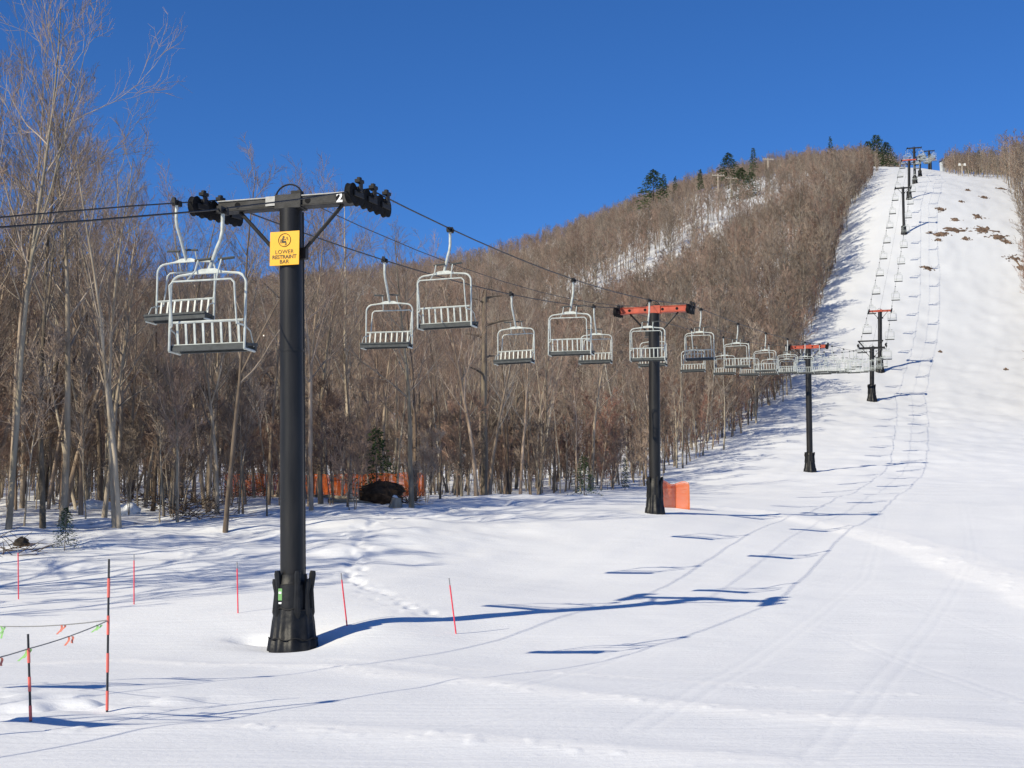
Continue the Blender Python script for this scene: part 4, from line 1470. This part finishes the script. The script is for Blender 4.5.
def flag_rope(pts, ribbons, label):
    t = empty('flagged_rope', pts[0])
    tag(t, label, 'rope', 'ropes with ribbons')
    m = MB()
    out = []
    for a, b in zip(pts[:-1], pts[1:]):
        for k in range(8):
            f = k / 8
            q = a.lerp(b, f); q.z -= 0.05 * (b - a).length / 2 * 4 * f * (1 - f) * 0.6
            out.append(q)
    out.append(pts[-1])
    m.tube([q - pts[0] for q in out], 0.006, 5)
    m.build('cord', M['cord'], t)
    for px, ln, mm in ribbons:
        best = min(out, key=lambda q: abs(512 + F * q.x / q.y - px))
        for j in range(2):
            lean = rng.uniform(-0.5, 0.5)
            rb = MB()
            p0 = best - pts[0] + Vector((0.03 * j - 0.015, -0.008, 0))
            L = 0.75 * ln * (1.0 - 0.25 * j)
            prev = []
            n = 5
            vs, fs = [], []
            for k in range(n + 1):
                f = k / n
                c = p0 + Vector((lean * L * f * (0.8 + 0.4 * f) + 0.012 * math.sin(4 * f + j), 0.01 * math.sin(5 * f), -L * f))
                vs += [c + Vector((-0.011, 0, 0)), c + Vector((0.011, 0.002, 0)), c + Vector((0.011, 0.004, 0)), c + Vector((-0.011, 0.002, 0))]
            for k in range(n):
                for e in range(4):
                    fs.append((k * 4 + e, k * 4 + (e + 1) % 4, k * 4 + 4 + (e + 1) % 4, k * 4 + 4 + e))
            rb.add(vs, fs)
            rb.build('ribbon', M[mm], t)


knot = bB + vB * 0.595
far_l = at(-50, 622, bB.y + 3.0)
near_l = at(-55, 668, bA.y - 1.2)
flag_rope([knot, bA + vA * 0.83, near_l], [(100, 0.10, 'ribbon_green'), (71, 0.12, 'ribbon_pink'), (38, 0.15, 'ribbon_green'), (8, 0.13, 'ribbon_pink')], 'sloping cord with coral and lime ribbons between the banded poles')
flag_rope([knot + Vector((0, 0, 0.005)), far_l], [(76, 0.13, 'ribbon_pink'), (14, 0.18, 'ribbon_green')], 'level cord with lime and coral ribbons running behind the sloping one')
for q, lab in ((far_l, 'rope pole beyond the view holding the level cord'), (near_l, 'rope pole beyond the view holding the sloping cord')):
    t = empty('marker_pole', (q.x, q.y, tz(q.x, q.y)))
    h = q.z - t.location.z
    m = MB(); m.tube([(0, 0, -0.15), (0, 0, h + 0.05)], 0.013, 8); m.build('cane', M['pole_black'], t)
    tag(t, lab, 'marker pole')

# ------------------------------------------------------------------ orange nets
def net(pts, h, label, posts, step=0.055, sag=0.05):
    """plastic lattice net along a ground line, with posts at the given fractions"""
    t = empty('safety_net', pts[0])
    tag(t, label, 'net fence')
    L = sum((b - a).length for a, b in zip(pts[:-1], pts[1:]))

    def along(s):
        for a, b in zip(pts[:-1], pts[1:]):
            l = (b - a).length
            if s <= l: return a.lerp(b, s / l)
            s -= l
        return pts[-1]
    nx = max(4, int(L / step)); nz = max(4, int(h / step))

    def P3(i, j):
        s = L * i / nx; f = j / nz
        p = along(s)
        wob = 0.06 * math.sin(s * 3.1 + f * 2) + 0.03 * math.sin(s * 7.7)
        topd = sag * math.sin(s * 2.3) ** 2
        return Vector((p.x - pts[0].x, p.y - pts[0].y + wob, p.z - pts[0].z + 0.02 + f * (h - topd)))
    m = MB()
    w = step * 0.37
    for i in range(nx + 1):
        m.tube([P3(i, j) for j in range(0, nz + 1, 2)] if nz > 3 else [P3(i, 0), P3(i, nz)], w * 0.62, 4, caps=False)
    for j in range(nz + 1):
        m.tube([P3(i, j) for i in range(0, nx + 1, 2)], w * 0.62 if j not in (0, nz) else w * 0.9, 4, caps=False)
    m.build('lattice', M['orange_net'], t)
    for f in posts:
        i = int(f * nx)
        p0, p1 = P3(i, 0), P3(i, nz)
        m = MB(); m.tube([p0 - Vector((0, -0.04, 0.3)), p1 + Vector((0.02, 0.04, 0.05))], 0.016, 7); m.build('post', M['bamboo'], t)


def gv(px, py, D):
    x = (px - 512) / F * D
    return Vector((x, D, tz(x, D)))


net([gv(661, 503, 59.0), gv(675, 503, 59.6), gv(689, 505, 59.0)], 1.05, 'small bright orange plastic net standing right of the second tower', (0.02, 0.55, 0.98), step=0.045, sag=0.16)
net([gv(225, 498, 66), gv(300, 498, 66.5), gv(350, 498, 66), gv(425, 498, 67)], 1.05, 'long orange plastic snow fence inside the wood behind the root mound', [k / 5 for k in range(6)], step=0.06)

# ------------------------------------------------------------------ ground clutter at the edge of the wood
def lump(name, x, y, sx, sy, sz, mm, label, cat, seed, sink=0.3, cap=False):
    nu, nv = 26, 14
    vs, fs = [], []
    for j in range(nv + 1):
        th = math.pi * j / nv
        for i in range(nu):
            ph = 2 * math.pi * i / nu
            d = np.array([math.sin(th) * math.cos(ph), math.sin(th) * math.sin(ph), math.cos(th)])
            k = 1 + 0.45 * float(vnoise(np.array([d[0] * 2.1 + seed]), np.array([d[1] * 2.1 + d[2] * 1.7]), seed)[0]) + 0.3 * float(vnoise(np.array([d[0] * 5 + d[2] * 4]), np.array([d[1] * 5 + seed]), seed + 1)[0])
            vs.append((d[0] * sx * k, d[1] * sy * k, d[2] * sz * k + sz * (1 - 2 * sink)))
    for j in range(nv):
        for i in range(nu):
            i2 = (i + 1) % nu
            fs.append((j * nu + i, (j + 1) * nu + i, (j + 1) * nu + i2, j * nu + i2))
    t = empty(name, (x, y, tz(x, y)), seed * 1.1)
    tag(t, label, cat)
    me = mesh_np('mound', vs, fs, [M[mm]])
    link('mound', me, t)
    return t


def sticks(name, x, y, R, h, n, label, cat, seed, rr=0.012):
    rnd = random.Random(seed)
    tb = Tubes()
    for k in range(n):
        a = rnd.uniform(0, 6.28); q = R * rnd.random() ** 0.6
        p = np.array([math.cos(a) * q, math.sin(a) * q * 0.7, rnd.uniform(-0.05, h * 0.5)])
        az = rnd.uniform(0, 6.28)
        d = np.array([math.cos(az), math.sin(az), rnd.uniform(-0.1, 0.8)]); d /= np.linalg.norm(d)
        L = rnd.uniform(0.5, 1.3) * R
        tb.add(grow(rnd, p, d, L, 4, 0.15, 0.0), [rr, rr * 0.8, rr * 0.6, rr * 0.3], 4)
    V, Q = tb.arrays()
    t = link(name, mesh_np(name, V, Q, [M['brush']]), None, (x, y, tz(x, y)))
    tag(t, label, cat)


def log(px, py, L, r, rz, tilt, label, seed):
    g = gp(px, py)
    rnd = random.Random(seed)
    d = np.array([math.cos(rz), math.sin(rz), tilt])
    tb = Tubes()
    pts = grow(rnd, -d * L / 2, d / np.linalg.norm(d), L, 7, 0.05, 0)
    tb.add(pts, [r * (1 - 0.08 * i) for i in range(7)], 8)
    for k in range(3):
        q, _ = interp(pts, rnd.uniform(0.3, 0.95))
        dd = rand_perp(d / np.linalg.norm(d), rnd); dd[2] = abs(dd[2])
        tb.add([q, q + dd * 0.35, q + dd * 0.7 + np.array([0.05, 0, 0.05])], [r * 0.35, r * 0.25, r * 0.1], 5)
    V, Q = tb.arrays()
    t = link('fallen_log', mesh_np('fallen_log', V, Q, [M['bark']]), None, (g[0], g[1], tz(*g) + r * 0.6 + abs(tilt) * L * 0.3))
    tag(t, label, 'log', 'logs at the edge of the wood')


x = (380 - 512) / F * 57
rm = lump('root_mound', x, 57, 0.85, 0.6, 0.5, 'mound', 'big dark brown root mound capped by snow beside the orange fence', 'root mound', 3, 0.2)
tb = Tubes()
rr_ = random.Random(5)
for k in range(26):
    a = rr_.uniform(0, 6.28)
    p = np.array([math.cos(a) * 0.6, math.sin(a) * 0.4, rr_.uniform(0.1, 0.65)])
    d = np.array([math.cos(a), math.sin(a) - 0.3, rr_.uniform(-0.2, 0.7)]); d /= np.linalg.norm(d)
    tb.add(grow(rr_, p, d, rr_.uniform(0.3, 0.8), 4, 0.25, 0), [0.03, 0.022, 0.014, 0.006], 5)
V, Q = tb.arrays()
link('roots', mesh_np('roots', V, Q, [M['brush']]), rm)
sn = MB()
sn.add([(0.7 * math.cos(a * 0.524) * k * 0.5 - 0.1, -0.20 + 0.26 * math.sin(a * 0.524) * k * 0.5, 0.78 - 0.13 * k * k) for k in (1, 2) for a in range(12)] + [(-0.1, -0.2, 0.81)], [(24, a, (a + 1) % 12) for a in range(12)] + [(a, a + 12, (a + 1) % 12 + 12, (a + 1) % 12) for a in range(12)])
sn.build('snow_cap', M['snow'], rm)
x = (396 - 512) / F * 55.5
st = empty('tree_stump', (x, 55.5, tz(x, 55.5))); tag(st, 'pale cut tree stump in front of the dark root mound', 'stump')
m = MB(); m.tube([(0, 0, -0.2), (0, 0, 0.03), (0.02, 0, 0.2), (0.03, 0, 0.34)], [0.36, 0.26, 0.2, 0.18], 14); m.build('stump_wood', M['bark'], st)
m = MB(); m.tube([(0.03, 0, 0.335), (0.04, 0, 0.37), (0.06, 0, 0.385)], [0.17, 0.14, 0.06], 14); m.build('snow_cap', M['snow'], st)
x = (409 - 512) / F * 56
sticks('brush_pile', x, 56, 0.7, 0.6, 60, 'low brown brush pile right of the pale stump', 'brush pile', 61)
log(334, 500, 2.6, 0.09, 2.5, 0.12, 'thin fallen log sloping down left of the root mound', 1)
log(352, 505, 1.9, 0.08, 0.5, 0.05, 'short fallen log lying in front of the root mound', 2)
log(345, 493, 2.2, 0.11, 0.9, 0.25, 'raised fallen log propped against the trunks left of the root mound', 3)
log(300, 500, 3.0, 0.10, 2.9, 0.03, 'fallen log half buried just right of the black tower pole', 4)
for i, (px, py, R, h, n, lab) in enumerate(((190, 512, 1.6, 0.9, 80, 'tangle of fallen branches at the wood edge left of the tower'), (205, 522, 1.2, 0.5, 50, 'brown branch litter on the snow below the fallen branch tangle'), (95, 508, 1.4, 0.7, 60, 'snowy brush pile behind the little spruce'), (250, 500, 1.5, 0.7, 60, 'brush pile beside the tower pole at the wood edge'), (8, 556, 0.8, 0.5, 40, 'dry weeds poking out at the left border'), (150, 505, 1.3, 0.6, 50, 'loose brush between pale tree stems right of the little spruce'))):
    g = gp(px, py)
    sticks('brush_pile', g[0], g[1], R, h, n, lab, 'brush pile', 70 + i)
g = gp(18, 546)
lump('boulder', g[0], g[1] + 0.3, 0.22, 0.2, 0.16, 'rock', 'small dark boulder in the snow left of the little spruce', 'boulder', 7)
for i, (px, py, s_, lab) in enumerate(((95, 512, 0.7, 'rounded snow heap among the trunks behind the little spruce'), (125, 515, 0.5, 'small snow heap at the foot of the pale stem clump'))):
    g = gp(px, py)
    lump('snow_heap', g[0], g[1] + 0.4, s_, s_ * 0.7, s_ * 0.5, 'snow', lab, 'snow heap', 9 + i)

# ------------------------------------------------------------------ far structures
def utility_pole(px, py, D, label, r=0.17):
    p = at(px, py, D)
    z = tz(p.x, D)
    h = max(p.z - z, 4)
    t = empty('utility_pole', (p.x, D, z), 0.1)
    tag(t, label, 'utility pole', 'utility poles in the clearing')
    m = MB(); m.tube([(0, 0, -0.5), (0, 0, h)], [r * 1.2, r], 10); m.build('pole', M['wood_pole'], t)
    m = MB(); m.box((0, -0.2, h - 0.45), (3.4, 0.14, 0.22)); m.build('crossarm', M['wood_pole'], t, smooth=False)
    for x in (-1.5, -0.8, 0.8, 1.5):
        m = MB(); m.tube([(x, -0.2, h - 0.34), (x, -0.2, h - 0.1)], 0.08, 8); m.build('insulator', M['plate'], t)


utility_pole(718, 174, 392, 'pale utility pole with wide crossarm above the snow clearing')
utility_pole(768, 158, 446, 'farther utility pole against the sky right of the tall evergreen')
utility_pole(731, 177, 416, 'utility pole half hidden behind the broad dark evergreen')
# hut and lamp at the crest
p = at(943, 160, 455)
zb_ = tz(p.x, 455)
h_ = empty('lift_hut', (p.x, 455, zb_), 0.3); tag(h_, 'tiny pale hut on the crest right of the last tower', 'hut')
hh = max(2.4, p.z - zb_)
m = MB(); m.box((0, 0, hh * 0.42), (1.5, 1.5, hh * 0.84)); m.build('wall', M['shed'], h_, smooth=False)
m = MB(); m.prism([(-0.95, hh * 0.84), (0.95, hh * 0.84), (0.95, hh * 0.88), (0, hh), (-0.95, hh * 0.88)], Matrix.Identity(3), (0, 0, 0), 1.9); m.build('roof', M['dark_steel'], h_, smooth=False)
m = MB(); m.box((0, -0.77, hh * 0.5), (0.7, 0.05, hh * 0.3)); m.build('window', M['grey_steel'], h_, smooth=False)
p = at(962, 164, 352)
zb_ = tz(p.x, 352); hh = max(3.0, p.z - zb_)
t = empty('flood_lamp', (p.x, 352, zb_)); tag(t, 'pole with two white lamps at the crest before the right-hand trees', 'lamp post')
m = MB(); m.tube([(0, 0, -0.4), (0, 0, hh)], 0.14, 8); m.build('pole', M['wood_pole'], t)
m = MB(); m.box((0, 0, hh - 0.2), (1.5, 0.1, 0.1)); m.build('crossbar', M['wood_pole'], t, smooth=False)
for x in (-0.65, 0.6):
    m = MB(); m.prism([(-0.28, -0.3), (0.28, -0.3), (0.2, 0.25), (-0.2, 0.25)], Matrix.Identity(3), (x, -0.16, hh - 0.15), 0.3); m.build('lamp_head', M['lamp_glass'], t, smooth=False)
# top terminal of the lift
e = ROPES[1][-1].lerp(ROPES[-1][-1], 0.5)
zb_ = tz(e.x, e.y)
t = empty('top_station', (e.x, e.y, zb_), RZ); tag(t, 'steel frame top station with return wheel beyond the crest', 'lift station')
hz = e.z - zb_
m = MB(); m.tube([(0, 0, -1), (0, 0, hz - 0.3)], 0.3, 14); m.box((0, -2, hz + 0.35), (0.5, 6, 0.35)); m.build('mast', M['black_paint'], t, smooth=False)
m = MB(); m.tube([(0, 0, hz - 0.12), (0, 0, hz - 0.04), (0, 0, hz + 0.04), (0, 0, hz + 0.12)], [1.5, 1.43, 1.43, 1.5], 32); m.build('return_wheel', M['red_paint'], t)

# ------------------------------------------------------------------ ground that has melted free high on the run
bare = MB()
brng = random.Random(77)


def patch(px, py, wpx, hpx, seed):
    g = gp(px, py)
    D = g[1]
    wx = 0.88 * wpx * D / F; wy = hpx * D / F / 0.42
    n = 44
    xs = np.linspace(-0.75, 0.75, n) * wx; ys = np.linspace(-0.75, 0.75, n) * wy
    Xg, Yg = np.meshgrid(xs, ys)
    rr = np.hypot(Xg / (wx * 0.5), Yg / (wy * 0.5))
    f = rr + vnoise(Xg / (wx * 0.22) + seed, Yg / (wy * 0.26), seed) * 1.2 + vnoise(Xg / (wx * 0.08), Yg / (wy * 0.1) + seed, seed + 3) * 1.0
    Z = terrain_z(Xg + g[0], Yg + g[1]) + np.where(f < 0.72, 0.05 + np.clip(0.76 - f, 0, 1) * 0.28 + vnoise(Xg / 0.5, Yg / 0.5, 4) * 0.2, -0.25)
    keep = f < 0.9
    idx_ = -np.ones(Xg.shape, int)
    vs, fs = [], []
    for j in range(n - 1):
        for i in range(n - 1):
            q = ((j, i), (j, i + 1), (j + 1, i + 1), (j + 1, i))
            if not all(keep[a] for a in q): continue
            ff = []
            for a in q:
                if idx_[a] < 0:
                    idx_[a] = len(vs); vs.append((Xg[a] + g[0], Yg[a] + g[1], Z[a]))
                ff.append(int(idx_[a]))
            fs.append(tuple(ff))
    if fs: bare.add(vs, fs)


for i, (px, py, w_, h_) in enumerate(((941, 235, 18, 7), (955, 231, 26, 6), (938, 241, 9, 5), (966, 239, 10, 4), (984, 230, 26, 8), (998, 238, 22, 9), (1006, 243, 12, 7), (979, 217, 16, 7), (956, 221, 12, 5), (941, 211, 12, 6), (962, 202, 9, 4), (985, 198, 12, 5), (1001, 189, 12, 4), (928, 269, 15, 5), (1014, 259, 22, 8), (1022, 268, 16, 14), (940, 352, 5, 2), (1006, 371, 5, 2.5), (968, 191, 8, 3), (930, 234, 8, 3))):
    patch(px, py, w_, h_, i + 1)
ob = bare.build('bare_ground', M['earth'])
tag(ob, 'brown melted-out ground patches on the upper right of the run', kind='structure')
